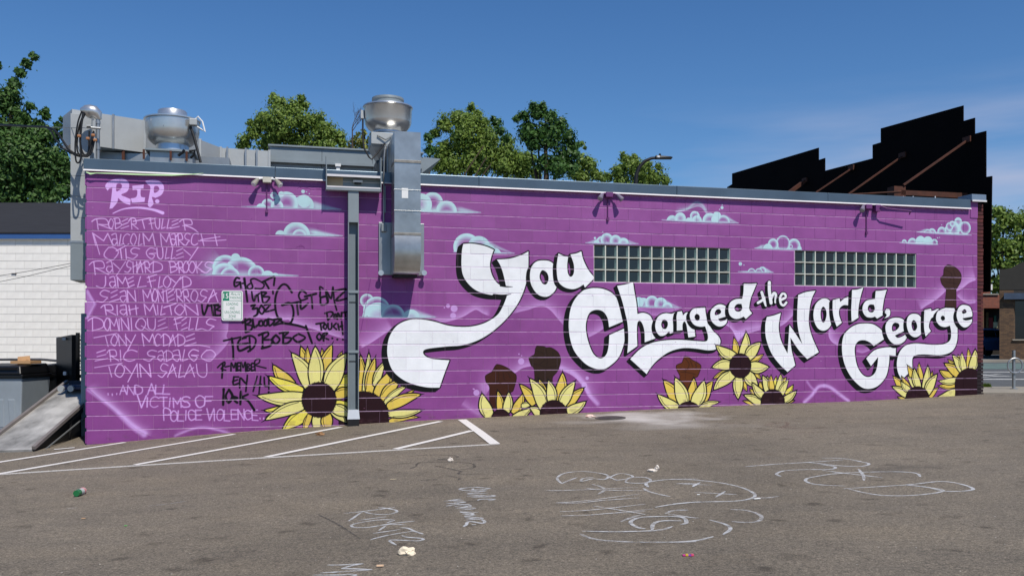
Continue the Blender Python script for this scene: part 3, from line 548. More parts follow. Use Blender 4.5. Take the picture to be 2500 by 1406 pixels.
filled('480,250* 590,238* 586,276* 562,282 563,350 603,360* 597,402* 478,412* 465,370* 518,355 526,292 483,290*', [], RP)
filled('603,205* 660,192 730,200 775,240 781,290 755,338 700,365* 668,358 682,420 650,457* 628,430 640,350 652,262 625,235', ['690,258 722,253 737,280 720,306 688,314'], RP)
stroke(K4([(718, 397), (718.2, 397)]), 10, RP, 1, 1.2, sm=False); stroke(K4(parse('296,512 400,470 540,458 680,478 770,508')), 6, RP, 1, 1.2, ws=[2, 3, 5, 6, 8])
# --- black spray tags
def tags(Z, ss, w=3.2):
    for s in ss.split(';'):
        q = Z([tuple(map(float, p.split(','))) for p in s.split()]); stroke(q, w * 1.4, (10, 7, 14), .98, 1.7, ws=[w * random.uniform(1.05, 1.6) for _ in range(5)])
tags(G8, '685,130 640,120 605,190 620,260 690,215 690,190 640,195;700,190 715,280;760,130 775,240;690,215 775,205;770,130 790,300 815,500;880,200 815,250 840,300 900,270 870,170 890,140 950,140 1080,220 1050,290 940,290;1050,190 1240,100;1100,190 1160,290;1255,120 1240,240;885,345 900,450 925,490 960,400;985,390 995,500;940,420 1010,370;1040,350 1060,500;1040,350 1120,360 1060,420 1170,430 1120,510 1070,520;1225,335 1228,375')
tags(G8, '1530,355 1450,240 1370,235 1290,350 1260,520 1290,720 1380,830 1500,850 1555,720 1540,580 1480,520 1380,560;1370,560 1640,505;1610,510 1630,710;1760,370 1690,325 1640,400 1680,480 1780,450;1670,480 1680,620 1790,530;1740,420 1920,375;1845,400 1860,610;2030,290 1980,265 1985,350 1990,430 2090,420 2105,520 2000,550 1990,430;2105,510 2080,330 2160,450 2190,270 2210,480 2250,640;2230,330 2400,305 2240,480 2425,450;85,550 95,650 125,710 180,560;190,570 350,545;240,560 265,720;290,560 300,720;290,560 375,580 320,630 405,660 380,720 300,722;880,570 940,550 900,620 975,610 975,700 920,740;1040,560 1000,640 1050,700 1090,630 1040,560;1090,560 1185,545 1100,660 1250,630', 3.6)
tags(G8, '780,780 790,990;740,840 850,780 860,830 800,870 890,890 870,960 790,992;900,790 920,910 980,880;1010,820 1000,880 1060,880 1050,810 1010,820;1090,810 1080,880 1130,880 1130,800 1090,810;1150,780 1170,890 1250,810 1150,775;1240,790 1360,780 1240,880 1380,850 1600,880 1760,925;435,1130 710,1070;565,1090 585,1250 590,1420;790,1080 700,1110 660,1190 690,1290 830,1230;680,1190 820,1170;850,1080 860,1290;760,1070 870,1050 950,1110 920,1230 830,1300;1060,1010 1060,1240;1000,1040 1130,990 1150,1040 1070,1110 1210,1120 1180,1210 1050,1250;1270,1040 1215,1110 1270,1180 1335,1110 1275,1040;1390,1000 1390,1180;1330,1010 1470,990 1400,1070 1520,1090 1470,1160 1390,1180;1640,1020 1550,1080 1630,1150 1745,1080 1640,1020;1755,890 1800,1020 1855,1170', 3.8)
tags(G8, '2060,690 2150,665 2190,700 2110,800;2090,680 2110,800;2215,710 2205,760 2240,760 2235,705 2215,710;2260,780 2270,690 2320,770 2330,680;2330,680 2430,665;2385,680 2400,780;1920,860 2050,840;1990,860 2005,960;2060,860 2035,910 2070,945 2090,890 2060,860;2110,850 2120,940 2165,930 2170,850;2240,850 2200,900 2245,945;2270,860 2290,960;2330,820 2340,930 2350,1030;2280,910 2340,890;1970,1010 1930,1065 1970,1120 2010,1065 1970,1010;2040,1130 2030,1020 2100,1010 2040,1070 2120,1110', 3.3)
for x, y in [(2180, 1090), (2260, 1110), (2350, 1110)]: stroke(G8([(x, y), (x + .5, y)]), 5, (12, 8, 16), .95, 1.8, sm=False)
tags(G7, '360,330 420,270 480,235 480,290 420,350 500,375;450,260 435,510;490,320 560,305;590,390 595,250 640,330 670,250 680,390;700,380 700,260 745,250;700,310 740,305;705,380 745,370;760,400 765,240 800,330 835,240 845,400;870,395 870,270 915,290 870,325 925,355 870,395;945,390 940,270 990,260;945,320 985,315;945,390 990,370;1005,380 1000,220 1080,185 1070,250 1010,290 1190,340;640,490 630,620 720,600;620,570 700,540;640,490 720,490;740,680 750,510 850,600 870,460 845,740;970,740 1040,480;1100,480 1085,640 1070,780;980,650 1110,620;1160,500 1170,640 1215,650;1240,490 1240,700', 3.0)
tags(G7, '465,700 460,830 455,970;555,710 500,820 550,930 615,820 555,710;630,830 690,850 650,890 695,930;640,860 700,850;760,740 755,850 750,960;880,790 770,850 880,900 990,1060', 4.2)
stroke(G7([(1238, 750), (1239, 752)]), 5, (12, 8, 16), 1, 1.5, sm=False)
stroke([(905, 680), (893, 745), (880, 812)], 1.0, (80, 20, 90), .7, 1.2)  # thin slanting shadow line put straight into the wall colour
# damp / repaired streaks under the duct
for x, a in ((1025, .10), (1034, .10), (1015, .07)): stroke([(x, 672), (x + 1, 770)], 6, (205, 150, 205), a, 5, sm=False)
Zr = Zm(590, 440, 8.788)   # cracked render patch and chips in the block faces
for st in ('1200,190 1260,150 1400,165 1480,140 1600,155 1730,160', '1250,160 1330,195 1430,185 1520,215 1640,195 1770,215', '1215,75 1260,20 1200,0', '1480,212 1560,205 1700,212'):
    stroke(Zr(parse(st)), 1.5, (78, 28, 84), .8, 1.2); stroke([(p[0], p[1] + 1.3) for p in Zr(parse(st))], 1.0, (190, 120, 190), .6, 1.2)  # pale line below each crack paints in its sunlit lower edge
for st in ('2260,130 2330,100 2360,80 2430,120', '2330,125 2400,110 2440,140'): stroke(Zm(470, 590, 8.93)(parse(st)), 1.5, (88, 32, 92), .7, 1.4)
for i in range(420):   # splashed grime along the foot of the wall
    u = random.uniform(214, 2384); vb = np.interp(u, [b[0] for b in _base], [b[1] for b in _base]); v = vb - abs(random.gauss(0, 9)); stroke([(u, v), (u + random.uniform(2, 14), v + random.uniform(-1, 1))], random.uniform(1, 4), random.choice([(96, 78, 84), (120, 100, 98), (82, 52, 78)]), random.uniform(.06, .28), 4, sm=False)
for i in range(46):   # weathering drips under the coping
    u = random.uniform(216, 2360); v = np.interp(u, [211, 1041, 2365], [420, 445, 512]); h = random.uniform(8, 45); stroke([(u, v), (u + random.uniform(-1, 1), v + h)], random.uniform(1.5, 5), random.choice([(105, 50, 110), (160, 108, 162)]), random.uniform(.08, .25), 4, sm=False, ws=[3, 1])
for i in range(130):   # small chips and specks
    u = random.uniform(215, 2380); v = random.uniform(430, 1000); stroke([(u, v), (u + random.uniform(.5, 2.5), v + .3)], 1.1, random.choice([(180, 130, 180), (90, 40, 95), (200, 180, 200)]), .6, 1.1, sm=False)
img = bpy.data.images.new('mural_paint', CW, CH, alpha=False)
buf = np.ones((CH, CW, 4), np.float32); buf[..., :3] = np.clip(CAN[::-1] / 255.0, 0, 1)
img.pixels.foreach_set(buf.ravel()); img.update(); img.pack()
def mural_mat(name, root, worn=0.0):
    m = bpy.data.materials.new(name); m.use_nodes = True; t = m.node_tree; b = t.nodes['Principled BSDF']; l = t.links.new
    tc = t.nodes.new('ShaderNodeTexCoord'); tc.object = root
    sp = t.nodes.new('ShaderNodeSeparateXYZ'); l(tc.outputs['Object'], sp.inputs[0])
    def mr(s, a, b_):
        n = t.nodes.new('ShaderNodeMapRange'); n.clamp = False; n.inputs['From Min'].default_value = a; n.inputs['From Max'].default_value = b_; l(s, n.inputs['Value']); return n.outputs['Result']
    cb = t.nodes.new('ShaderNodeCombineXYZ'); l(mr(sp.outputs['X'], T0, T0 + CW / RES), cb.inputs[0]); l(mr(sp.outputs['Z'], Z1 - CH / RES, Z1), cb.inputs[1])
    im = t.nodes.new('ShaderNodeTexImage'); im.image = img; im.extension = 'EXTEND'; im.interpolation = 'Linear'; l(cb.outputs[0], im.inputs['Vector'])
    oi = t.nodes.new('ShaderNodeObjectInfo'); hs = t.nodes.new('ShaderNodeHueSaturation')
    v = t.nodes.new('ShaderNodeMapRange'); v.inputs['To Min'].default_value = .94; v.inputs['To Max'].default_value = 1.05; l(oi.outputs['Random'], v.inputs['Value'])
    n1 = t.nodes.new('ShaderNodeTexNoise'); n1.inputs['Scale'].default_value = 5; n1.inputs['Detail'].default_value = 8; l(tc.outputs['Object'], n1.inputs['Vector'])
    v2 = t.nodes.new('ShaderNodeMapRange'); v2.inputs['From Min'].default_value = .3; v2.inputs['From Max'].default_value = .7; v2.inputs['To Min'].default_value = .93; v2.inputs['To Max'].default_value = 1.05; l(n1.outputs['Fac'], v2.inputs['Value'])
    mu = t.nodes.new('ShaderNodeMath'); mu.operation = 'MULTIPLY'; l(v.outputs[0], mu.inputs[0]); l(v2.outputs[0], mu.inputs[1]); l(mu.outputs[0], hs.inputs['Value']); l(im.outputs['Color'], hs.inputs['Color'])
    src = hs.outputs['Color']
    if worn:  # pale lilac mixed in to put sunlit joint ledges into the colour
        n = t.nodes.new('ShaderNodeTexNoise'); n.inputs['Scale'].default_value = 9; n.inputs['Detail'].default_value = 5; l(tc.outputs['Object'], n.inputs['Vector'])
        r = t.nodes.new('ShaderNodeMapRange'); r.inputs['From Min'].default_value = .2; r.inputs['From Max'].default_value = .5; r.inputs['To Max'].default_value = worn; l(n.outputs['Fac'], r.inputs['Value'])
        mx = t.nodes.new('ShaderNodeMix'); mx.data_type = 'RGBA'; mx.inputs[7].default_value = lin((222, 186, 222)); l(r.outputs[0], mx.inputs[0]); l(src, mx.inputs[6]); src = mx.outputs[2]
    l(src, b.inputs['Base Color']); b.inputs['Roughness'].default_value = .55; b.inputs['Specular IOR Level'].default_value = .2
    n2 = t.nodes.new('ShaderNodeTexNoise'); n2.inputs['Scale'].default_value = 70; n2.inputs['Detail'].default_value = 6; n2.inputs['Roughness'].default_value = .7; l(tc.outputs['Object'], n2.inputs['Vector'])
    bp = t.nodes.new('ShaderNodeBump'); bp.inputs['Strength'].default_value = .5; bp.inputs['Distance'].default_value = .006; l(n2.outputs['Fac'], bp.inputs['Height']); l(bp.outputs['Normal'], b.inputs['Normal'])
    return m
# ------------------------------------------------------------------ ground
def clampg(x, y): return g(min(x, 9.5), min(y, 16.6))
_g0 = g
def g(x, y): return _g0(min(x, 9.5), min(y, 17.5))
def ground_mat():
    m = bpy.data.materials.new('asphalt'); m.use_nodes = True; t = m.node_tree; b = t.nodes['Principled BSDF']; l = t.links.new
    tc = t.nodes.new('ShaderNodeTexCoord')
    def noise(s, d, r=.6, st=None):
        n = t.nodes.new('ShaderNodeTexNoise'); n.inputs['Scale'].default_value = s; n.inputs['Detail'].default_value = d; n.inputs['Roughness'].default_value = r
        if st:
            mp = t.nodes.new('ShaderNodeMapping'); mp.inputs['Scale'].default_value = st; l(tc.outputs['Object'], mp.inputs['Vector']); l(mp.outputs[0], n.inputs['Vector'])
        else: l(tc.outputs['Object'], n.inputs['Vector'])
        return n.outputs['Fac']
    def ramp(f, a, b_, ca, cb):
        r = t.nodes.new('ShaderNodeValToRGB'); r.color_ramp.elements[0].position = a; r.color_ramp.elements[1].position = b_
        r.color_ramp.elements[0].color = ca; r.color_ramp.elements[1].color = cb; l(f, r.inputs['Fac']); return r.outputs['Color']
    def mix(f, a, b_, bt='MIX'):
        x = t.nodes.new('ShaderNodeMix'); x.data_type = 'RGBA'; x.blend_type = bt
        if isinstance(f, float): x.inputs[0].default_value = f
        else: l(f, x.inputs[0])
        for i, q in ((6, a), (7, b_)):
            if isinstance(q, tuple): x.inputs[i].default_value = q
            else: l(q, x.inputs[i])
        return x.outputs[2]
    base = ramp(noise(.35, 8, .65), .3, .7, lin((107, 101, 91)), lin((126, 119, 108)))
    agg = ramp(noise(85, 3, .8), .36, .66, (.38, .38, .38, 1), (1.75, 1.7, 1.62, 1))
    c = mix(.75, base, agg, 'MULTIPLY')
    agg2 = ramp(noise(34, 5, .85), .36, .64, (.55, .56, .57, 1), (1.45, 1.42, 1.38, 1)); c = mix(.85, c, agg2, 'MULTIPLY')
    # wear: broad lighter lanes, dark drips, rubber spots
    c = mix(.9, c, ramp(noise(.9, 5, .7, (1, 2.6, 1)), .33, .68, (.84, .84, .85, 1), (1.1, 1.08, 1.05, 1)), 'MULTIPLY')
    v = t.nodes.new('ShaderNodeTexVoronoi'); v.voronoi_dimensions = '2D'; v.inputs['Scale'].default_value = 2.2; v.inputs['Randomness'].default_value = 1
    mp = t.nodes.new('ShaderNodeMapping'); mp.inputs['Scale'].default_value = (1, 1.4, 1); l(tc.outputs['Object'], mp.inputs[0])
    nz = t.nodes.new('ShaderNodeTexNoise'); nz.inputs['Scale'].default_value = 3; nz.inputs['Detail'].default_value = 5
    l(tc.outputs['Object'], nz.inputs['Vector']); ad = t.nodes.new('ShaderNodeVectorMath'); ad.operation = 'MULTIPLY_ADD'; ad.inputs[1].default_value = (.5, .5, 0); l(nz.outputs['Color'], ad.inputs[0]); l(mp.outputs[0], ad.inputs[2]); l(ad.outputs[0], v.inputs['Vector'])
    spot = ramp(v.outputs['Distance'], .06, .2, (.46, .45, .44, 1), (1, 1, 1, 1)); sr = t.nodes.new('ShaderNodeSeparateColor'); l(v.outputs['Color'], sr.inputs[0]); gt = t.nodes.new('ShaderNodeMapRange'); gt.inputs['From Min'].default_value = .3; gt.inputs['From Max'].default_value = 1; gt.inputs['To Max'].default_value = 1; l(sr.outputs[0], gt.inputs['Value']); c = mix(gt.outputs[0], c, mix(.9, c, spot, 'MULTIPLY'))
    st = ramp(noise(1.7, 6, .75, (1.3, .8, 1)), .58, .76, (1, 1, 1, 1), (.6, .58, .57, 1)); c = mix(.85, c, st, 'MULTIPLY')
    v2_ = t.nodes.new('ShaderNodeTexVoronoi'); v2_.voronoi_dimensions = '2D'; v2_.inputs['Scale'].default_value = 3.1; mp2 = t.nodes.new('ShaderNodeMapping'); mp2.inputs['Location'].default_value = (3, 7, 0); mp2.inputs['Scale'].default_value = (.8, 1.2, 1); l(ad.outputs[0], mp2.inputs[0]); l(mp2.outputs[0], v2_.inputs['Vector'])
    c = mix(.45, c, ramp(v2_.outputs['Distance'], .02, .07, (.5, .49, .49, 1), (1, 1, 1, 1)), 'MULTIPLY')
    c = mix(.55, c, ramp(noise(.55, 6, .7, (.7, 1.6, 1)), .5, .72, (1, 1, 1, 1), (1.22, 1.18, 1.1, 1)), 'MULTIPLY')
    # white paint overspray by the manhole, at its own place on the ground
    def blob(px_, py_, rx, ry, col, amt):
        nonlocal c
        w = gp(px_, py_); mp = t.nodes.new('ShaderNodeMapping'); mp.vector_type = 'POINT'
        mp.inputs['Location'].default_value = (-w.x / rx, -w.y / ry, 0); mp.inputs['Scale'].default_value = (1 / rx, 1 / ry, 0)
        n = t.nodes.new('ShaderNodeTexNoise'); n.inputs['Scale'].default_value = 1.6; n.inputs['Detail'].default_value = 7; l(tc.outputs['Object'], n.inputs['Vector'])
        l(tc.outputs['Object'], mp.inputs['Vector']); ln = t.nodes.new('ShaderNodeVectorMath'); ln.operation = 'LENGTH'; l(mp.outputs[0], ln.inputs[0])
        s = t.nodes.new('ShaderNodeMath'); s.operation = 'MULTIPLY_ADD'; s.inputs[1].default_value = 1.7; l(n.outputs['Fac'], s.inputs[0]); l(ln.outputs['Value'], s.inputs[2])
        r = t.nodes.new('ShaderNodeMapRange'); r.inputs['From Min'].default_value = 1.75; r.inputs['From Max'].default_value = .75; r.inputs['To Max'].default_value = amt; l(s.outputs[0], r.inputs['Value'])
        c = mix(r.outputs[0], c, lin(col))
    blob(1580, 1018, 1.25, 1.1, (206, 202, 198), .92); blob(1650, 1040, 1.3, .5, (178, 174, 168), .5); blob(1440, 1030, .8, .35, (178, 174, 168), .4)
    blob(2170, 1148, .5, .35, (70, 66, 62), .6); blob(2250, 1140, .6, .25, (70, 66, 62), .5); blob(1350, 1045, 1.1, .25, (72, 68, 64), .6)
    l(c, b.inputs['Base Color']); b.inputs['Roughness'].default_value = .88; b.inputs['Specular IOR Level'].default_value = .3
    bp = t.nodes.new('ShaderNodeBump'); bp.inputs['Strength'].default_value = .8; bp.inputs['Distance'].default_value = .012; l(noise(85, 4, .8), bp.inputs['Height']); l(bp.outputs[0], b.inputs['Normal'])
    return m
def heightgrid(xs, ys, fz, skip=lambda x, y: False):
    mb = MB(); idx = {}
    for j, y in enumerate(ys):
        for i, x in enumerate(xs): idx[i, j] = len(mb.v); mb.v.append((x, y, fz(x, y)))
    for j in range(len(ys) - 1):
        for i in range(len(xs) - 1):
            if skip((xs[i] + xs[i + 1]) / 2, (ys[j] + ys[j + 1]) / 2): continue
            mb.f.append((idx[i, j], idx[i + 1, j], idx[i + 1, j + 1], idx[i, j + 1])); mb.m.append(0)
    return mb
XS = sorted(set([round(-45 + .75 * i, 3) for i in range(101)] + [8.4])); YS = sorted(set([round(-12 + .6 * i, 3) for i in range(66)] + [16.62]))
lot = solo('parking_lot', heightgrid(XS, YS, lambda x, y: g(x, y) + EYE * 0, lambda x, y: x > 8.4 and y > 16.62), ground_mat(), None, None, (0, 0, 0), smooth=True, kind='structure', fixn=False)
M['dirt'] = mat('far_ground', (120, 112, 98), .95, 0, .15, .2, .3, 5)
BX = [-900, -300, -100, -45, -20, 0, 9.5, 30, 100, 300, 900]; BY = [-900, -300, -60, -12, 0, 8, 16.6, 40, 100, 300, 900]
solo('ground', heightgrid(BX, BY, lambda x, y: min(g(max(-45, min(x, 9.5)), max(-12, min(y, 16.6))) - .3, EYE - 1.35)), M['dirt'], None, None, (0, 0, 0), kind='structure', fixn=False)
M['walk'] = mat('sidewalk_concrete', (150, 143, 130), .9, 0, .1, 2, .4, 40)
M['road'] = mat('road_asphalt', (88, 90, 90), .9, 0, .12, 3, .4, 60)
M['greenlane'] = mat('worn_green_lane_paint', (96, 122, 112), .85, 0, .14, 2, c2=(84, 92, 90))
M['roadpaint'] = mat('worn_white_road_paint', (208, 208, 204), .7, 0, .18, 7, c2=(150, 148, 142))
zw = EYE - .865
w_ = solo('sidewalk', MB().box(7.2, 60, 16.66, 18.8, zw - .5, zw), M['walk'], None, None, (8, 17, zw), kind='structure', bevel=.015)
solo('road', MB().add([(-8, 18.8, EYE - 1.01), (160, 18.8, EYE - 1.01), (160, 48.2, EYE - .92), (-8, 48.2, EYE - .92)], [(0, 1, 2, 3)]), M['road'], None, None, (0, 0, 0), kind='structure')
def roadz(y): return EYE - 1.01 + (y - 18.8) / 29.4 * .09
def road_y(v): # pixel row -> distance on the road
    a, b = 18.8, 48.2
    for _ in range(30):
        m = (a + b) / 2
        if (HY - v) / F * m + EYE > roadz(m): a = m
        else: b = m
    return a
road = bpy.data.objects['road']
BASE[road] = Vector((0, 0, 0))
def roadstrip(v0, v1, name, mt, x0=0, x1=60):
    ya, yb = road_y(v0), road_y(v1)
    part(road, name, MB().add([(x0, ya, roadz(ya) + .006), (x1, ya, roadz(ya) + .006), (x1, yb, roadz(yb) + .006), (x0, yb, roadz(yb) + .006)], [(0, 1, 2, 3)]), mt)
roadstrip(927, 925, 'lane_line', M['roadpaint']); roadstrip(909, 907.6, 'lane_line', M['roadpaint']); roadstrip(901, 887, 'bike_lane', M['greenlane'])
for u0, u1, v0, v1 in [(2386, 2440, 917, 915), (2400, 2420, 921, 919.4), (2425, 2475, 919, 917.6), (2392, 2410, 913, 912), (2430, 2450, 914, 913)]:
    ya = road_y(v0); roadstrip(v0, v1, 'lane_symbol', M['roadpaint'], (u0 - CX) / F * ya, (u1 - CX) / F * ya)
solo('far_sidewalk', MB().box(0, 90, 48.2, 54, EYE - 1.4, EYE - .80), M['walk'], None, None, (20, 50, 0), kind='structure')
solo('far_parking', MB().box(0, 120, 54, 80, EYE - 1.4, EYE - .70), M['road'], None, None, (20, 60, 0), kind='structure')
# stripes and chalk -------------------------------------------------
def alpha_mat(name, c, lo, hi, scale, top=1.0):
    m = bpy.data.materials.new(name); m.use_nodes = True; t = m.node_tree; b = t.nodes['Principled BSDF']; l = t.links.new
    b.inputs['Base Color'].default_value = lin(c); b.inputs['Roughness'].default_value = .85
    tc = t.nodes.new('ShaderNodeTexCoord'); n = t.nodes.new('ShaderNodeTexNoise'); n.inputs['Scale'].default_value = scale; n.inputs['Detail'].default_value = 6; n.inputs['Roughness'].default_value = .75
    l(tc.outputs['Object'], n.inputs['Vector']); r = t.nodes.new('ShaderNodeMapRange'); r.inputs['From Min'].default_value = lo; r.inputs['From Max'].default_value = hi; r.inputs['To Max'].default_value = top
    l(n.outputs['Fac'], r.inputs['Value']); l(r.outputs[0], b.inputs['Alpha']); return m
M['stripe'] = alpha_mat('worn_stripe_paint', (214, 211, 206), .28, .42, 45)
M['stripe2'] = alpha_mat('faded_stripe_paint', (196, 193, 186), .32, .5, 45, .9)
M['chalk'] = alpha_mat('spray_line', (206, 208, 210), .28, .66, 14, .85)
M['chalkf'] = alpha_mat('faint_spray_line', (200, 200, 200), .34, .66, 18, .75)
M['chalkd'] = alpha_mat('dark_spray_line', (62, 60, 60), .35, .65, 25, .75)
M['chalkr'] = alpha_mat('red_spray_line', (112, 66, 66), .38, .7, 25, .6)
def ribbon(mb, pix, w, off, sm=True, ends=True, zstep=0.0):
    pts = pix
    if sm and len(pts) > 2: pts = smooth_pts(pts, False, 8)
    else:
        q = []
        for a, b in zip(pts[:-1], pts[1:]): q += [(a[0] + (b[0] - a[0]) * i / 10, a[1] + (b[1] - a[1]) * i / 10) for i in range(10)]
        pts = q + [pts[-1][:2]]
    G = [gp(u, v) for u, v in pts]; n = len(mb.v); k = len(G)
    for i, p in enumerate(G):
        d = G[min(i + 1, k - 1)] - G[max(i - 1, 0)]; d.z = 0; d = d.normalized() if d.length > 1e-6 else Vector((1, 0, 0)); s = Vector((-d.y, d.x, 0))
        ww = w * (1 if not ends else (.45 + .55 * min(1, min(i, k - 1 - i) / 4)))
        for sg in (-1, 1):
            q = p + s * ww / 2 * sg; mb.v.append((q.x, q.y, g(q.x, q.y) + off))
    for i in range(k - 1): mb.f.append((n + 2 * i, n + 2 * i + 1, n + 2 * i + 3, n + 2 * i + 2)); mb.m.append(0)
BASE[lot] = Vector((0, 0, 0))
def stripe(pix, w, m, off, name='painted_stripe'):
    mb = MB(); ribbon(mb, pix, w, off, False, False); o = part(lot, name, mb, m); return o
stripe([(-150, 1168), (0, 1158), (330, 1137), (655, 1117), (960, 1099), (1218, 1084)], .1, M['stripe2'], .004)
for i, (pts, w) in enumerate([([(-60, 1139), (0, 1128), (305, 1080)], .1), ([(-20, 1160), (290, 1107), (572, 1060)], .1), ([(330, 1135), (590, 1088), (832, 1043)], .1), ([(650, 1116), (870, 1071), (1076, 1029)], .1), ([(965, 1097), (1062, 1074), (1152, 1052)], .1), ([(1128, 1025), (1170, 1055), (1209, 1085)], .13), ([(132, 1098), (182, 1093.5)], .08)]):
    stripe(pts, w, M['stripe'], .005 + .0007 * i)
M['dust'] = alpha_mat('wall_foot_dirt', (150, 136, 118), .4, .62, 14, .8)
mb = MB(); ribbon(mb, [(u, v + 2.5) for u, v in _base], .16, .0035, True, False); part(lot, 'dirt_strip', mb, M['dust'])
Z1_ = Zm(1000, 980, 3.3); Z2_ = Zm(1650, 980, 2.941); Z3_ = Zm(830, 1180, 6.098); Z0_ = Zm(0, 980, 2.5)
_ck = [0]
def chalk(Z, s, w, mt, label=None):
    mb = MB()
    for st in s.split(';'):
        q = Z([tuple(map(float, p.split(','))) for p in st.split()]); _ck[0] += 1; ribbon(mb, q, w, .0022 + (_ck[0] % 60) * .00008)
    return part(lot, 'sprayed_marking', mb, mt, label=label)
chalk(Z3_, '60,445 350,415 820,355;570,360 700,370 830,398 835,430 700,460 500,455 340,415;340,415 230,490 130,560;270,550 690,495;810,545 640,540 400,565 190,610 200,648 400,655 700,612 860,612 990,615;700,585 820,548;430,655 750,600 1110,560;690,625 575,705;490,745 900,685;890,660 1000,665 1120,715 1240,755;450,840 700,775 1090,710;920,775 1000,800 1180,815 1240,836 1150,855 900,845 740,850 840,920', 0.0234, M['chalk'], 'white sprayed word nearest the front edge')
chalk(Z3_, '-190,1215 0,1215 350,1195;350,1195 180,1225 20,1270;20,1270 250,1275 480,1285;480,1285 200,1305 -300,1335;-400,1365 0,1365 160,1355 230,1370 120,1395', 0.0234, M['chalk'])
chalk(Z3_, '1960,205 2130,192;2250,75 2000,60 1785,82 1870,105 2100,92 2250,75;1980,75 1975,100;1870,130 2170,110 1905,158 2200,145;1890,192 2100,178 2180,185 2280,182 2275,198 1960,206;2050,260 2100,238 2300,238 2200,262', 0.0271, M['chalk'])
chalk(Z3_, '1540,270 1800,233;1800,233 1650,262 1840,250;1680,275 1860,280 1690,300 1580,300;1700,290 1760,305 1580,340;1740,318 1900,318 1940,345 1800,335 1705,350;1720,375 1960,340;1740,372 1960,365 1990,380 1760,402;1780,425 2060,435;1790,432 1960,450 1960,468 1820,455;1850,490 2030,474;1850,495 2090,516;1860,512 2110,545;1880,550 2110,525;2100,508 2125,540;2110,545 2155,570 2120,598 1980,575 1900,580 1880,620 1840,650;1960,620 2025,618', 0.0271, M['chalk'])
chalk(Z1_, '1225,665 1190,620 1250,580 1400,565 1560,585 1600,605 1570,630 1480,625 1385,645 1400,622 1480,615;1225,665 1280,640 1350,615;1640,625 1620,610 1700,582 1790,600 1780,620 1680,635 1640,625;1740,645 1780,615 1900,615 1942,640 1880,660 1760,657 1740,645', 0.0271, M['chalk'])
chalk(Z1_, '1925,692 1905,665 1960,645 2100,630 2330,627;1880,700 1950,735 2100,770;2150,662 2330,665;2310,668 2280,690;1980,855 2120,832 2310,812;1390,1048 1700,1052 2000,1040 2120,1010;2180,995 2230,980 2190,935 2000,930 1850,940 1780,975 1830,1015 1900,1030;1955,1040 1965,990 2040,965 2190,965', 0.0316, M['chalk'])
chalk(Z1_, '1090,720 1300,718 1840,695;1410,700 1550,715 1900,722;1470,670 1540,690 1570,715 1520,750;1180,820 1400,805 1850,748;1180,820 1340,822 1560,800 1850,780;1480,845 1700,880 1900,915;1210,892 1500,875 1900,830;1220,925 1500,915 1960,870;1700,968 1800,930 1860,915;1540,905 1900,885;2060,905 2120,880 2240,875;2080,905 2310,940;1370,1065 1500,1110 1750,1130 2000,1133 2310,1130', 0.0316, M['chalkf'])
chalk(Z2_, '0,560 150,565 330,585 480,620 565,665 540,695 420,715 150,722 -20,735;0,590 255,600;175,580 120,613;135,652 435,668;355,645 285,687;0,1010 150,998 270,970;240,850 350,880 392,915 340,955', 0.0289, M['chalk'])
chalk(Z2_, '390,775 520,785 610,820 600,855 520,868 400,862;0,778 90,780;0,825 170,837;570,690 650,692 740,680', 0.0316, M['chalkf'])
chalk(Z2_, '500,468 700,452 950,437 1200,420;1050,407 1200,410 1340,435 1387,450 1320,467 1150,460 1050,448 940,438;1040,452 1140,470 1110,487 900,490 770,500 722,522 755,538;1050,495 1250,520 1485,547;1310,485 1345,530 1350,567;1755,542 1720,515 1550,505 1200,515 1000,540 930,565 1000,595 1220,608;1205,627 1650,600 1900,575 2050,595 2135,630 2050,645 1920,643 1800,615 1650,600;1660,600 1900,632 1880,655 1700,675 1500,676 1350,655 1240,628', 0.0307, M['chalk'], 'white sprayed looping letters at the right')
chalk(Z1_, '0,440 200,430 340,435 385,450 230,468 460,468;50,520 100,490 340,490 500,500 512,535 400,548;200,520 400,560 400,585 600,583;290,597 400,615 390,635;90,635 240,628;0,545 60,520', 0.0316, M['chalkd'])
chalk(Z2_, '300,155 450,158;640,170 780,150 800,170 750,185;640,175 900,195 1080,185;820,225 1100,220;740,190 870,180', 0.0451, M['chalkr'])
chalk(Z2_, '1030,310 1260,295 1560,285;1760,365 1960,362', 0.0271, M['chalkd'])
chalk(Z0_, '900,640 1040,625 1140,608;400,658 480,648', 0.0135, M['chalkf']); chalk(Z0_, '1940,690 2060,750 2200,840;200,800 340,785', 0.0181, M['chalkd'])

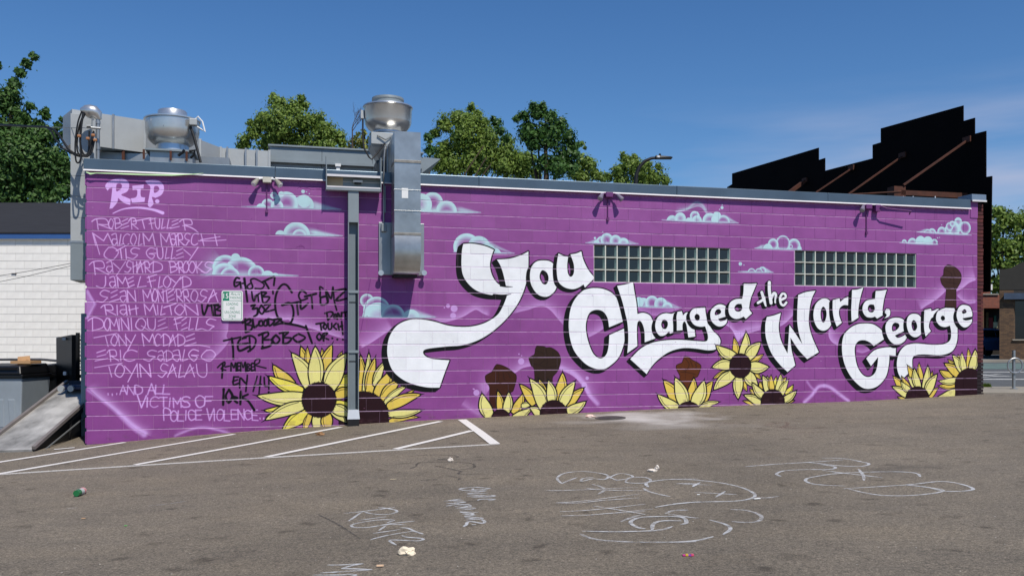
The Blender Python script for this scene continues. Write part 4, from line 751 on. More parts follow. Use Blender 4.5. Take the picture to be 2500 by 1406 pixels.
# ------------------------------------------------------------------ the purple building
BLD = thing('mural_building', 'long single-storey block building painted purple with a white lettered mural and sunflowers', 'building', (0, 0, EYE - 1.5), True)
BASE[BLD] = Vector((0, 0, 0)); BLD.matrix_world = MW
mm = mural_mat('mural_paint_on_blocks', BLD); mw = mural_mat('mural_paint_sunlit_arris', BLD, .42)  # second material has sun on the block top edges in its colour
def zk(k): return EYE + (12.05 - k) * .2032
ZCB = EYE + 2.475
tj = wp(1149, 500)[0] % .4064
win = [(wp(1450, 640)[0], 2.44), (wp(1940.5, 660)[0], 2.44)]
def block_mesh(w, h):
    j = .003; x0, x1, z0, z1 = j * .6, w - j * .6, 0.004, h; c = .010; y0, y1 = 0.0, .05
    mb = MB()
    vs = [(x0, y0, z0), (x1, y0, z0), (x1, y0, z1 - c), (x0, y0, z1 - c), (x0, y0 + c * .8, z1), (x1, y0 + c * .8, z1), (x0, y1, z0), (x1, y1, z0), (x1, y1, z1), (x0, y1, z1)]
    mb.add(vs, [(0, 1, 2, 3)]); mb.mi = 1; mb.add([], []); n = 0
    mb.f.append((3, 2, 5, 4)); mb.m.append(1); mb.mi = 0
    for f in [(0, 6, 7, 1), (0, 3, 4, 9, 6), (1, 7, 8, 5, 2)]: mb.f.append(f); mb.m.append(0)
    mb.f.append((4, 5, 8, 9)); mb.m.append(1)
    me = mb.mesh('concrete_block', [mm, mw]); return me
_bm = {}; cand = []
for k in range(-1, 20):
    zt, zb = zk(k), zk(k + 1); h = .2032
    if k == -1: h = ZCB + .02 - zb
    start = tj - .4064 * 40 + (.2032 if k % 2 else 0); x = start
    edges = []
    while x < WLEN:
        a, b = max(x, 0), min(x + .4064, WLEN); x += .4064
        if b - a < .03: continue
        segs = [(a, b)]
        if 4 <= k <= 6:
            for ws, wl in win:
                ns_ = []
                for p, q in segs:
                    if q <= ws or p >= ws + wl: ns_.append((p, q)); continue
                    if p < ws: ns_.append((p, ws))
                    if q > ws + wl: ns_.append((ws + wl, q))
                segs = ns_
        for p, q in segs:
            if q - p < .02: continue
            mid = P0 + Vector((CT, ST, 0)) * ((p + q) / 2)
            if zb + h < g(mid.x, mid.y) - .02: continue
            cand.append((-(q - p) * h / dwall(CX + F * mid.x / mid.y) ** 2, p, q - p, zb, h))
cand.sort(key=lambda c: c[0])
rest = MB()
for i, (s, p, w, z, h) in enumerate(cand):
    key = (round(w, 3), round(h, 3))
    if key not in _bm: _bm[key] = block_mesh(*key)
    jy = random.uniform(-.0012, .0012)
    if i < 299:
        o = bpy.data.objects.new('concrete_block', _bm[key]); COL.objects.link(o); o.parent = BLD; o.location = (p, jy, z)
    else:
        me = _bm[key]; n = len(rest.v); rest.v += [(v.co.x + p, v.co.y + jy, v.co.z + z) for v in me.vertices]
        for f in me.polygons: rest.f.append(tuple(i_ + n for i_ in f.vertices)); rest.m.append(f.material_index)
part(BLD, 'concrete_block_courses', rest, [mm, mw], kind='stuff', fixn=False)
# mortar / core of the wall with the window openings left out
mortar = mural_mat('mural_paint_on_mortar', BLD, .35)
core = MB(); zlo = EYE - 1.9; wz0, wz1 = zk(7), zk(4)
xs_ = [.01] + [q for ws, wl in win for q in (ws, ws + wl)] + [WLEN - .01]
core.box(.01, WLEN - .01, .005, .19, zlo, wz0); core.box(.01, WLEN - .01, .005, .19, wz1, ZCB + .01)
for a, b in ((xs_[0], xs_[1]), (xs_[2], xs_[3]), (xs_[4], xs_[5])): core.box(a, b, .0052, .1898, wz0 - .001, wz1 + .001)
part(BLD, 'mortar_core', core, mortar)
shell = MB(); DP = 10.4
shell.box(-.0, .2, .2, DP, zlo, ZCB); shell.box(WLEN - .2, WLEN, .2, DP, EYE - 1.3, ZCB); shell.box(0, WLEN, DP, DP + .2, EYE - 1.3, ZCB)
part(BLD, 'rear_walls', shell, mat('side_block_wall', (120, 118, 112), .9, 0, .1, 3, .3, 30))
part(BLD, 'roof', MB().box(.2, WLEN - .2, .19, DP, EYE + 2.05, EYE + 2.2), M['roofgravel'])
# quoins: chipped ends at the left corner
qm = MB()
for k in range(0, 20):
    z = zk(k + 1); qm.box(-.018 + random.uniform(-.008, .006), .0, .004 + random.uniform(0, .01), .19, z + random.uniform(.008, .025), z + .2032 - random.uniform(.006, .03))
part(BLD, 'corner_chips', qm, mural_mat('mural_paint_corner', BLD), bevel=.008)
# glass block windows
def glassmat(name, c, r, s=.8):
    m = mat(name, c, r, 0, .25, 9, spec=s); return m
gl_c = glassmat('dark_glass_centre', (12, 20, 22), .12); gl_e = glassmat('lit_glass_edge', (104, 126, 118), .22); gl_s = glassmat('shaded_glass_edge', (34, 48, 46), .2)  # edge colours hold light on the right and shade on the other sides
def glass_block(w, h):
    mb = MB(); e = .009; a = .024
    o = [(e, 0, e), (w - e, 0, e), (w - e, 0, h - e), (e, 0, h - e)]; i_ = [(e + a * .55, .016, e + a * .8), (w - e - a * 1.35, .016, e + a * .8), (w - e - a * 1.35, .016, h - e - a * .9), (e + a * .55, .016, h - e - a * .9)]
    b_ = [(x, .07, z) for x, y, z in o]
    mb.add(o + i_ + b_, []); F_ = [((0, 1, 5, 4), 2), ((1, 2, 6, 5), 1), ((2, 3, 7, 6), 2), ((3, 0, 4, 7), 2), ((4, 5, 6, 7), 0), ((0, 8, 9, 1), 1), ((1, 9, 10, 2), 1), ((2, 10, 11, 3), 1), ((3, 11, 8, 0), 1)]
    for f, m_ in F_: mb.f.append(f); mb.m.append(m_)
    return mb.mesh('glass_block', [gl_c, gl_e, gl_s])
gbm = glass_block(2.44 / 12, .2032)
for ws, wl in win:
    fr = MB(); y0 = .012
    n = 12; cw = wl / n
    for i in range(n + 1): x = ws + i * cw; fr.box(max(ws, x - .009), min(ws + wl, x + .009), y0, .1, wz0, wz1)
    for r in range(4):
        z = wz0 + r * .2032
        for i in range(n): fr.box(ws + i * cw + .0071, ws + (i + 1) * cw - .0071, y0 + .001, .099, max(wz0, z - .007), min(wz1, z + .007))
    fr.box(ws, ws + wl, .12, .15, wz0, wz1)
    wn = part(BLD, 'glass_block_window', fr, M['pale'])
    for r in range(3):
        for i in range(n):
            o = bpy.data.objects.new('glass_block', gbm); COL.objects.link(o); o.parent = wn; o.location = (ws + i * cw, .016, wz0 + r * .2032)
# coping
tend = wp(2366, 500)[0]
cuts = [0] + [wp(u, 440)[0] for u in (672, 1168, 1650, 2018)] + [tend]
for a, b in zip(cuts[:-1], cuts[1:]):
    part(BLD, 'coping', MB().box(a + (-.03 if a == 0 else .002), b - .002, -.045 + random.uniform(0, .004), .24, ZCB + .012, ZCB + .168), M['cap'], bevel=.006)
    part(BLD, 'drip_edge', MB().prism([(a + (-.03 if a == 0 else 0), -.047, ZCB + .014), (a + (-.03 if a == 0 else 0), -.066, ZCB - .008), (a + (-.03 if a == 0 else 0), -.058, ZCB - .012), (a + (-.03 if a == 0 else 0), -.01, ZCB + .006)], (b - a, 0, 0)), M['lip'])
part(BLD, 'coping', MB().box(tend + .01, wp(2407, 480, .05)[0], -.06, .3, EYE + 2.62, EYE + 2.74), mat('pale_coping', (128, 146, 164), .4, .4, .05), bevel=.006)
part(BLD, 'drip_edge', MB().box(tend + .01, wp(2407, 480, .05)[0], -.075, -.061, EYE + 2.605, EYE + 2.635), M['lip'])
part(BLD, 'corner_pier', MB().box(tend + .02, WLEN, -.012, .19, ZCB - .16, EYE + 2.63), mural_mat('mural_paint_pier', BLD))
part(BLD, 'coping', MB().box(-.03, .25, .25, DP + .2, ZCB + .01, ZCB + .16), M['cap'])
part(BLD, 'coping', MB().box(WLEN - .25, WLEN + .1, .3, DP + .2, ZCB + .01, ZCB + .16), M['cap'])
part(BLD, 'coping', MB().box(.25, WLEN - .25, DP - .02, DP + .24, ZCB + .01, ZCB + .16), M['cap'])
# brick return of the street front
brk = [mat('dark_red_brick', (92, 42, 40), .9, 0, .2, 14, .4, 80), mat('dark_red_brick_b', (76, 34, 36), .9, 0, .2, 14, .4, 80)]
part(BLD, 'brick_backing', MB().box(WLEN, WLEN + .13, .05, DP, EYE - 1.3, EYE + 2.6), mat('dark_mortar', (52, 34, 38), .95))
bz = EYE - 1.0; i = 0
bks = [MB().box(0, .15, 0, .08, 0, .056).mesh('brick', b_) for b_ in brk]
black_b = MB().box(0, .15, 0, .08, 0, .056).mesh('brick', mat('black_painted_brick', (30, 14, 20), .8, 0, .15, 10))
while bz < EYE + 2.58:
    o = bpy.data.objects.new('brick', black_b if bz < EYE - .38 else random.choice(bks)); COL.objects.link(o); o.parent = BLD; o.location = (WLEN + .002 + random.uniform(-.004, .008), .028 + random.uniform(-.004, .004), bz); bz += .0677; i += 1
# green masking strip under the coping
gs = MB(); pts = []
for u, v, dv in [(212, 421, 3), (222, 423, 8), (236, 423, 3), (290, 424, 5), (350, 426, 6), (420, 427, 6), (470, 426, 3), (497, 424, 1)]:
    a = wp(u, v, .03); b = wp(u, v + dv * .6, .035); pts.append(((a[0], -.068, a[1]), (b[0], -.075, b[1])))
for a, b in zip(pts[:-1], pts[1:]):
    gs.hexa([a[1], b[1], (b[1][0], b[1][1] + .003, b[1][2]), (a[1][0], a[1][1] + .003, a[1][2]), a[0], b[0], (b[0][0], b[0][1] + .003, b[0][2]), (a[0][0], a[0][1] + .003, a[0][2])])
solo('masking_strip', gs, mat('pale_green_plastic', (170, 205, 150), .5), 'loose pale green strip hanging under the left end of the roof coping', 'strip', (pts[0][0][0], -.03, pts[0][0][2]), True)
# ------------------------------------------------------------------ things on and in front of the wall
def dep(u, p):
    r = ray(u, HY); n = Vector((ST, -CT, 0)); return (P0 + n * p).dot(n) / r.dot(n)
def W3(u, v, p):
    t, z = wp(u, v, p); return Vector((t, -p, z))
# parking sign
a = wp(541, 709, .03); b = wp(593, 783, .03)
sg = thing('parking_sign', 'small white and green parking sign reading 15 MINUTE PARKING on the purple wall', 'sign', (a[0], -.03, b[1]), True)
def rrect(x0, x1, z0, z1, r, y):
    pts = []
    for cx, cz, a0 in ((x1 - r, z1 - r, 0), (x0 + r, z1 - r, 90), (x0 + r, z0 + r, 180), (x1 - r, z0 + r, 270)):
        for k in range(6): q = math.radians(a0 + 18 * k); pts.append((cx + r * math.cos(q), y, cz + r * math.sin(q)))
    return pts
x0, x1, z0, z1 = a[0], b[0], b[1], a[1]; sw, sh = x1 - x0, z1 - z0
M['signgreen'] = mat('sign_green', (20, 128, 96), .45, 0, .03)
part(sg, 'plate', MB().prism(rrect(x0, x1, z0, z1, .03, -.028), (0, .004, 0)), M['white'])
o_ = rrect(x0 + .014, x1 - .014, z0 + .014, z1 - .014, .022, -.0285); i_ = rrect(x0 + .021, x1 - .021, z0 + .021, z1 - .021, .018, -.0285)
bd = MB(); n = len(o_); bd.add(o_ + i_ + [(p[0], -.028, p[2]) for p in o_] + [(p[0], -.028, p[2]) for p in i_], [(k, (k + 1) % n, n + (k + 1) % n, n + k) for k in range(n)]); 
bd.box(x0 + .021, x1 - .021, -.0287, -.028, z0 + sh * .66, z0 + sh * .675)
part(sg, 'border', bd, M['signgreen'])
part(sg, 'number_field', MB().box(x0 + .02, x0 + sw * .36, -.0289, -.028, z0 + sh * .675, z1 - .02), M['signgreen'])
def lettering(parent, s, cx, zc, w, h, y, mt, name='lettering', base=None):
    cu = bpy.data.curves.new('lettering', 'FONT'); cu.body = s; cu.size = 1; cu.align_x = 'CENTER'; cu.align_y = 'CENTER'; cu.extrude = .0; cu.offset = (.012 if s == '15' else -.002)
    t = bpy.data.objects.new('tmp', cu); COL.objects.link(t); bpy.context.view_layer.update()
    me = bpy.data.meshes.new_from_object(t.evaluated_get(bpy.context.evaluated_depsgraph_get())); bpy.data.objects.remove(t)
    co = np.array([v.co[:] for v in me.vertices]); mn, mxx = co.min(0), co.max(0)
    for v in me.vertices:
        v.co = Vector((cx + (v.co.x - (mn[0] + mxx[0]) / 2) * w / (mxx[0] - mn[0]), y, zc + (v.co.y - (mn[1] + mxx[1]) / 2) * h / (mxx[1] - mn[1]))) - BASE[parent]
    me.materials.clear(); me.materials.append(mt); o = bpy.data.objects.new(name, me); COL.objects.link(o); o.parent = parent; BASE[o] = BASE[parent]; return o
lettering(sg, '15', x0 + sw * .2, z0 + sh * .82, sw * .24, sh * .17, -.0292, M['white'])
for s, cx_, zc_, w_2, h_ in [('MINUTE', .66, .875, .44, .075), ('PARKING', .66, .765, .5, .08), ('LOADING', .5, .555, .55, .09), ('AND', .5, .42, .24, .09), ('UNLOADING', .5, .285, .72, .09), ('ZONE', .5, .15, .34, .09)]:
    lettering(sg, s, x0 + sw * cx_, z0 + sh * zc_, sw * w_2, sh * h_, -.0290, M['signgreen'])
bt = MB()
for zz in (.93, .07): bt.tube([(x0 + sw * .5, -.026, z0 + sh * zz), (x0 + sw * .5, -.034, z0 + sh * zz)], .006, 8)
part(sg, 'bolt', bt, M['galv'])
# sign post / steel channel in front of the wall
cl, cr = wp(850, 800, .18)[0], wp(876, 800, .18)[0]
zt, zb_ = wp(862, 463, .18)[1], wp(862, 1021, .18)[1]; zgr = g(*(P0 + Vector((CT, ST, 0)) * cl).xy) - .05
post = thing('steel_column', 'tall grey steel channel column standing in front of the purple wall beside the sunflowers', 'column', ((cl + cr) / 2, -.12, zgr), True)
zs = wp(862, 543, .18)[1]
part(post, 'upper_tube', MB().box(cl, cr, -.18, -.03, zs, zt), M['greyblue'], bevel=.004)
part(post, 'web', MB().box(cl, cr, -.05, -.03, zb_, zs), M['greyblue'])
part(post, 'flange', MB().box(cl, cl + .012, -.18, -.05, zb_, zs), M['greyblue']); part(post, 'flange', MB().box(cr - .012, cr, -.18, -.05, zb_, zs), M['greyblue'])
part(post, 'cover_plate', MB().box(cl + .0125, cr - .05, -.168, -.155, wp(862, 1000, .18)[1], wp(862, 572, .18)[1]), mat('dull_grey_plate', (112, 122, 126), .6, .1, .05), bevel=.003)
for v in (712, 858): part(post, 'cross_strap', MB().box(cl - .002, cr + .002, -.187, -.181, wp(862, v, .18)[1] - .02, wp(862, v, .18)[1] + .02), M['greyblue'])
for v in (738, 882): part(post, 'cross_slot', MB().box(cl + .012, cr - .05, -.172, -.1685, wp(862, v, .18)[1] - .008, wp(862, v, .18)[1] + .008), M['black'])
part(post, 'foot', MB().prism([(cl - .0, -.19, zb_ + .13), (cr, -.19, zb_ + .13), (cr + .012, -.21, zb_ - .01), (cl - .012, -.21, zb_ - .01)], (0, .1, 0)), mat('pale_foot', (200, 205, 210), .45, .1, .05))
part(post, 'base_block', MB().box(cl - .005, cr + .005, -.2, -.02, zgr, zb_ - .012), M['black'])
# sign cabinet head
hl, hr = wp(797, 445, .2)[0], wp(930, 445, .2)[0]; h0, h1 = wp(860, 465, .2)[1], wp(860, 428, .2)[1]
hd = thing('sign_cabinet', 'open rectangular metal sign cabinet with tan panel on top of the grey column', 'sign frame', ((hl + hr) / 2, -.1, h0), True)
part(hd, 'back_panel', MB().box(hl, hr, -.06, -.05, h0, h1), M['greyblue'])
part(hd, 'tan_panel', MB().box(hl + .01, hl + .25, -.066, -.061, h0 + .03, h1 - .02), M['tan'])
part(hd, 'top_flange', MB().box(hl - .01, hr + .01, -.2, -.055, h1 - .012, h1), M['greypaint']); part(hd, 'top_lip', MB().box(hl, hr, -.208, -.2005, h1 - .028, h1 + .004), M['lip'])
part(hd, 'bottom_flange', MB().box(hl - .01, hr + .01, -.2, -.055, h0, h0 + .012), M['greypaint']); part(hd, 'bottom_lip', MB().box(hl, hr, -.21, -.2005, h0 + .035, h0 + .055), M['lip'])
part(hd, 'bottom_rail', MB().box(hl, hr, -.206, -.2002, h0 - .002, h0 + .034), M['greyblue'])
for x in (hl, hr): part(hd, 'side_plate', MB().box(x - .006, x + .006, -.22, -.05, h0 - .005, h1 + .28), M['greyblue'])
for v in (444,): a_ = W3(874, v, .12); part(hd, 'small_lamp', MB().box(a_.x - .07, a_.x + .07, -.13, -.066, a_.z - .01, a_.z + .025), M['white'], bevel=.006); part(hd, 'lamp_lens', MB().box(a_.x - .05, a_.x + .05, -.125, -.07, a_.z - .03, a_.z - .0105), M['black'])
# twin floodlights
def floodlight(u, v, du, vb, label, white=True, right=True, left=True):
    c = W3(u, v, .06); t = thing('twin_floodlight', label, 'floodlight', (c.x, 0, c.z), True, group='floodlights on the mural wall')
    m_ = M['white'] if white else M['purple_metal']
    part(t, 'junction_box', MB().box(c.x - .062, c.x + .062, -.09, -.002, c.z - .04, c.z + .042), mat('ivory_box', (196, 192, 178), .5) if white else M['purple_metal'], bevel=.008)
    part(t, 'conduit', MB().tube([(c.x - .005, -.016, c.z - .05), (c.x - .005, -.016, wp(u, vb)[1])], .009, 8).box(c.x - .022, c.x + .014, -.035, -.002, wp(u, vb)[1] - .05, wp(u, vb)[1]), M['purple_metal'])
    for s in ((-1,) if left else ()) + ((1,) if right else ()):
        a_ = Vector((c.x + s * .08, -.07, c.z + .02)); b_ = a_ + Vector((s * .05, -.03, -.02)); e = b_ + Vector((s * .06, -.05, -.085))
        hdm = part(t, 'lamp_head', MB().tube([b_ - (e - b_) * .15, b_, b_ + (e - b_) * .25, b_ + (e - b_) * .6, e], [.014, .024, .03, .038, .046], 14), mat('ivory_lamp_shell', (150, 146, 134), .45) if white else mat('pale_lamp_shell', (120, 110, 130), .45), smooth=True)
        part(hdm, 'lens', MB().tube([e + (e - b_) * .01, e + (e - b_) * .06], [.042, .038], 14), M['white'] if white else mat('lamp_glass', (150, 155, 150), .2), smooth=True)
        part(t, 'swivel_arm', MB().tube([Vector((c.x + s * .06, -.06, c.z + .01)), a_, b_], .013, 8), m_)
    return t
floodlight(652, 440, 0, 512, 'ivory twin floodlight with purple conduit above the upper left cloud')
floodlight(1487, 476, 0, 532, 'purple twin floodlight with pale lamp heads above the first glass block window', white=False)
f3 = floodlight(2120, 505, 0, 566, 'purple single floodlight with a long side arm near the right end of the wall', white=False, right=False)
c = W3(2143, 507, .08); part(f3, 'sensor_box', MB().box(c.x - .05, c.x + .05, -.1, -.004, c.z - .07, c.z + .05), M['purple_metal'], bevel=.006)
part(f3, 'side_arm', MB().tube([W3(2150, 503, .12), W3(2165, 509, .15), W3(2225, 516, .18)], .012, 8).tube([W3(2223, 516, .18), W3(2220, 524, .14)], .012, 6), M['purple_metal'])
# ------------------------------------------------------------------ wall duct
tl, tr = wp(963, 500, .52)[0], wp(1027, 500, .52)[0]; PF = .52
zT = wp(995, 322, PF)[1]; zB = wp(995, 668, PF)[1]; zE = wp(995, 572, PF)[1]
du = thing('exhaust_duct', 'shiny galvanised square duct running down the wall and over the roof edge', 'duct', ((tl + tr) / 2, -.3, zB), True)
zq = [zT, wp(995, 395, PF)[1], wp(995, 464, PF)[1], wp(995, 515, PF)[1], zE]
for i in range(4): part(du, 'duct_section', MB().box(tl, tr, -PF + .003 * (i % 2), -.14, zq[i + 1] + (.002), zq[i]), M['duct'])
for i in range(1, 5):
    part(du, 'duct_seam', MB().box(tl - .008, tr + .008, -PF - .008, -.13, zq[i] - (.018 if i in (1, 4) else .005), zq[i] + (.022 if i in (1, 4) else .005)), mat('dull_duct_tape', (150, 146, 138), .5, .5, .15, 8) if i in (1, 4) else M['galv'], bevel=.002)
el_ = MB(); n = 14; prof = []
for i in range(n + 1):
    q = i / n; y = -PF - .02 * math.sin(q * math.pi) if q < .55 else -PF + (PF - .03) * 0
    prof.append(q)
pf = []   # elbow profile: front drops, bulges and curls back to the wall
for i in range(n + 1):
    q = i / n
    if q < .45: pf.append((-PF - .03 * math.sin(q / .45 * math.pi / 2), zE - (zE - zB) * q))
    else:
        aa = (q - .45) / .55 * math.pi / 2; pf.append((-PF - .03 + (.22) * (1 - math.cos(aa)), zE - (zE - zB) * (.45 + .55 * math.sin(aa))))
poly = [(tl, y, z) for y, z in pf] + [(tl, -.06, zB + .01), (tl, -.06, zE)]
part(du, 'elbow', MB().prism(poly, (tr - tl, 0, 0)), M['duct'], smooth=True)
part(du, 'outlet_throat', MB().box(tl + .02, tr - .02, -.28, -.02, zB - .035, zB + .02), M['black'])
part(du, 'wall_flange', MB().box(wp(925, 600, .03)[0], wp(1037, 600, .03)[0] - .01, -.03, -.004, wp(995, 672, .03)[1], wp(995, 545, .03)[1]), M['galv'], bevel=.003)
for u in (929, 1034):
    c_ = W3(u, 667, .05); part(du, 'pipe_cap', MB().tube([(c_.x, -.004, c_.z), (c_.x, -.10, c_.z)], .022, 10).tube([(c_.x, -.10, c_.z), (c_.x, -.13, c_.z)], .042, 12), M['alu'], smooth=True)
part(du, 'duct_section', MB().box(tl + .01, tr - .01, -.139, 1.3, zT - .55, zT - .004), M['duct'])
part(du, 'duct_seam', MB().box(tl, tr, .5, .54, zT - .56, zT + .004), M['galv']); part(du, 'duct_seam', MB().box(tl, tr, -.1, -.08, zT - .56, zT + .004), M['galv'])
c_ = W3(989, 471, PF + .002); part(du, 'paper_notice', MB().box(c_.x - .05, c_.x + .045, -PF - .005, -PF - .001, c_.z - .08, c_.z + .07), M['white'])
part(du, 'support_bracket', MB().box(wp(935, 500, .02)[0], wp(941, 500, .02)[0], -.05, -.003, wp(938, 520, .02)[1], wp(938, 455, .02)[1]), M['greyblue'])
# conduit beside the duct
cd = thing('electrical_conduit', 'thin grey conduit with a small switch box left of the wall duct', 'conduit', (W3(937, 565, .03).x, 0, W3(937, 570, .03).z), True)
part(cd, 'pipe', MB().tube([W3(946, 352, -.6), W3(940, 362, -.3), W3(938, 385, .07), W3(937, 430, .07), W3(937, 545, .04)], .011, 8), M['galv'], smooth=True)
c_ = W3(937, 556, .05); part(cd, 'switch_box', MB().box(c_.x - .04, c_.x + .04, -.09, -.003, c_.z - .06, c_.z + .06), M['greyblue'], bevel=.005)
# ------------------------------------------------------------------ exhaust fans
def fan(u, prof, p, label, feet):
    d = dep(u, p); c = W3(u, 400, p); t = thing('exhaust_fan', label, 'exhaust fan', (c.x, -p, wp(u, feet, p)[1]), True, group='rooftop exhaust fans')
    k = d / F; zz = lambda v, r=0: EYE + (HY - v) / F * (d - r * k)
    def lt(name, pr, m_): return part(t, name, MB().lathe((c.x, -p, 0), [(max(r * k, .001), zz(v)) for v, r in pr], 48), m_, smooth=True)
    for nm, pr, m_ in prof: lt(nm, pr, m_)
    return t, c, k, zz
FY = .48
f1, c, k, zz = fan(421, [('wind_band', [(378, 1), (378, 40), (374, 40), (357, 38), (354, 45), (344, 57), (332, 61), (322, 62.5), (299, 63), (297, 65.5), (294, 65.5), (293, 60), (300, 40)], M['alu']), ('top_cap', [(296, 30), (295, 33.5), (275, 34), (272, 32), (271, 20), (271, 1)], M['alu'])], -.48, 'wide spun aluminium exhaust fan with dome cap at the left end of the roof', 392)
part(f1, 'curb_plate', MB().box(c.x - 56 * k, c.x + 56 * k, FY - 50 * k, FY + 50 * k, zz(379), zz(374.5)), M['greyblue']); part(f1, 'curb', MB().box(c.x - 46 * k, c.x + 50 * k, FY - 40 * k, FY + 44 * k, zz(420), zz(379.2)), M['galv'])
for du_ in (-58, 2, 38): part(f1, 'leg', MB().box(c.x + du_ * k - .015, c.x + du_ * k + .015, FY - 53 * k, FY - 49 * k - .01, zz(402), zz(379)), M['rust'])
part(f1, 'clamp_handle', MB().tube([(c.x + 20 * k, FY - .38, zz(392)), (c.x + 30 * k, FY - .4, zz(385)), (c.x + 34 * k, FY - .4, zz(378))], .02, 8).tube([(c.x + 45 * k, FY - .38, zz(380)), (c.x + 58 * k, FY - .4, zz(378)), (c.x + 55 * k, FY - .4, zz(390)), (c.x + 48 * k, FY - .38, zz(396))], .018, 8), M['blackplastic'], smooth=True)
part(f1, 'switch', MB().box(c.x + 44 * k, c.x + 62 * k, FY - 58 * k, FY - 40 * k, zz(316), zz(300)), M['greypaint'], bevel=.01)
part(f1, 'cable', MB().tube([(c.x + 56 * k, FY - 50 * k, zz(302)), (c.x + 64 * k, FY - 52 * k, zz(294)), (c.x + 74 * k, FY - 54 * k, zz(306)), (c.x + 80 * k, FY - 54 * k, zz(330)), (c.x + 72 * k, FY - 54 * k, zz(325)), (c.x + 62 * k, FY - 50 * k, zz(318))], .012, 8), M['white'], smooth=True)
part(f1, 'drain_hose', MB().tube([(c.x + 46 * k, FY - 48 * k, zz(318)), (c.x + 55 * k, FY - 50 * k, zz(345)), (c.x + 70 * k, FY - 56 * k, zz(404))], .02, 8), M['black'], smooth=True)
for q in range(7): aa = q * .9; part(f1, 'rivet', MB().lathe((c.x + 61 * k * math.cos(aa), FY + 61 * k * math.sin(aa), zz(322)), [(.012, -.01), (.012, .01)], 6), M['galv'])
f2, c, k, zz = fan(947, [('wind_band', [(345, 1), (345, 36), (331, 36), (329, 39), (325, 38), (318, 47), (309, 54), (300, 57), (268, 58), (265, 60.5), (262, 60), (263, 30)], M['alu']), ('top_cap', [(264, 30), (263, 37), (249, 37), (247, 39), (242, 38.5), (241, 34), (246, 30), (247, 1)], M['greyblue'])], -1.0, 'tall spun aluminium exhaust fan standing above the wall duct', 440)
part(f2, 'hinge_plate', MB().box(c.x - 44 * k, c.x + 40 * k, 1.0 - 40 * k, 1.0 + 40 * k, zz(362), zz(334)), M['greypaint'], bevel=.005)
part(f2, 'transition', MB().hexa([(c.x - 22 * k, .85, zz(400)), (c.x + 22 * k, .85, zz(400)), (c.x + 22 * k, 1.2, zz(400)), (c.x - 22 * k, 1.2, zz(400)), (c.x - 43 * k, 1 - 38 * k, zz(362.3)), (c.x + 39 * k, 1 - 38 * k, zz(362.3)), (c.x + 39 * k, 1 + 38 * k, zz(362.3)), (c.x - 43 * k, 1 + 38 * k, zz(362.3))]), M['galv'])
part(f2, 'stand', MB().box(c.x - 30 * k, c.x + 30 * k, .82, 1.25, EYE + 2.2, zz(398)), mat('dark_duct', (58, 66, 72), .4, .6, .1))
part(f2, 'hood_lever', MB().tube([(c.x - 30 * k, 1 - 43 * k, zz(342)), (c.x - 10 * k, 1 - 45 * k, zz(352)), (c.x + 5 * k, 1 - 43 * k, zz(342))], .012, 6), M['galv'])
part(f2, 'switch', MB().box(c.x - 66 * k, c.x - 58 * k, 1 - 8 * k, 1 + 4 * k, zz(295), zz(275)), M['greypaint'])
part(f2, 'cable', MB().tube([(c.x - 61 * k, 1 - 6 * k, zz(296)), (c.x - 62 * k, .9, zz(340)), (c.x - 60 * k, .8, zz(372)), (c.x - 50 * k, .7, zz(395)), (c.x - 44 * k, .66, zz(402)), (c.x - 30 * k, .7, zz(385)), (c.x - 12 * k, .7, zz(360))], .014, 8), M['black'], smooth=True)
# ------------------------------------------------------------------ left duct work
ld = thing('roof_ductwork', 'large dull grey duct rising at the left end and curving across the roof', 'duct', (-.25, .3, EYE - .3), True)
xa, xb = wp(172, 500, -.5)[0], -.03
zz0 = lambda v, p=-.5: wp(190, v, p)[1]
ys_ = [278, 378, 430, 480, 532, 590]
for a_, b_ in zip(ys_[:-1], ys_[1:]): part(ld, 'riser_section', MB().box(xa, xb, .5, 1.1, zz0(b_) + .004, zz0(a_)), M['greypaint'], bevel=.003)
part(ld, 'riser_foot', MB().box(xa - .0, xb, .49, 1.15, zz0(684), zz0(590) - .004), M['greyblue'], bevel=.004)
part(ld, 'riser_band', MB().box(xa - .008, xb + .004, .485, 1.1, zz0(592) - .01, zz0(588)), M['galv'])
pth = [(W3(176, 330, -.55), 0), (W3(357, 330, -1.0), 0), (W3(420, 335, -1.5), 0), (W3(490, 350, -2.2), 0), (W3(540, 362, -2.75), 0), (W3(660, 365, -2.8), 0)]
ztop, zbot = EYE + 3.47, EYE + 2.97
for i in range(5):
    A, B = pth[i][0], pth[i + 1][0]; d = (B - A); d.z = 0; d.normalize(); s = Vector((-d.y, d.x, 0)) * .55
    pr = [(A.x, A.y, zbot), (B.x, B.y, zbot), (B.x + s.x, B.y + s.y, zbot), (A.x + s.x, A.y + s.y, zbot)]; pt = [(x, y, ztop) for x, y, z in pr]
    part(ld, 'duct_section', MB().hexa(pr + pt), M['greypaint'])
    m_ = A.lerp(B, .98); part(ld, 'standing_seam', MB().box(m_.x - .02, m_.x + .02, m_.y - .02, m_.y + .1, zbot - .01, ztop + .015), M['greypaint'])
for u, p in ((277, -.8), (555, -2.72), (600, -2.74), (627, -2.76)): m_ = W3(u, 330, p); part(ld, 'standing_seam', MB().box(m_.x - .015, m_.x + .015, m_.y - .035, m_.y + .1, zbot - .01, ztop + .012), M['galv'])
for u, p in ((510, -2.3), (300, -.85)): m_ = W3(u, 330, p); part(ld, 'leg', MB().box(m_.x - .02, m_.x + .02, m_.y + .02, m_.y + .06, EYE + 2.2, zbot), M['rust'])
part(ld, 'housing', MB().box(wp(242, 390, -.95)[0], wp(560, 390, -.95)[0], .98, 1.8, EYE + 2.2, EYE + 2.95), M['galv'])
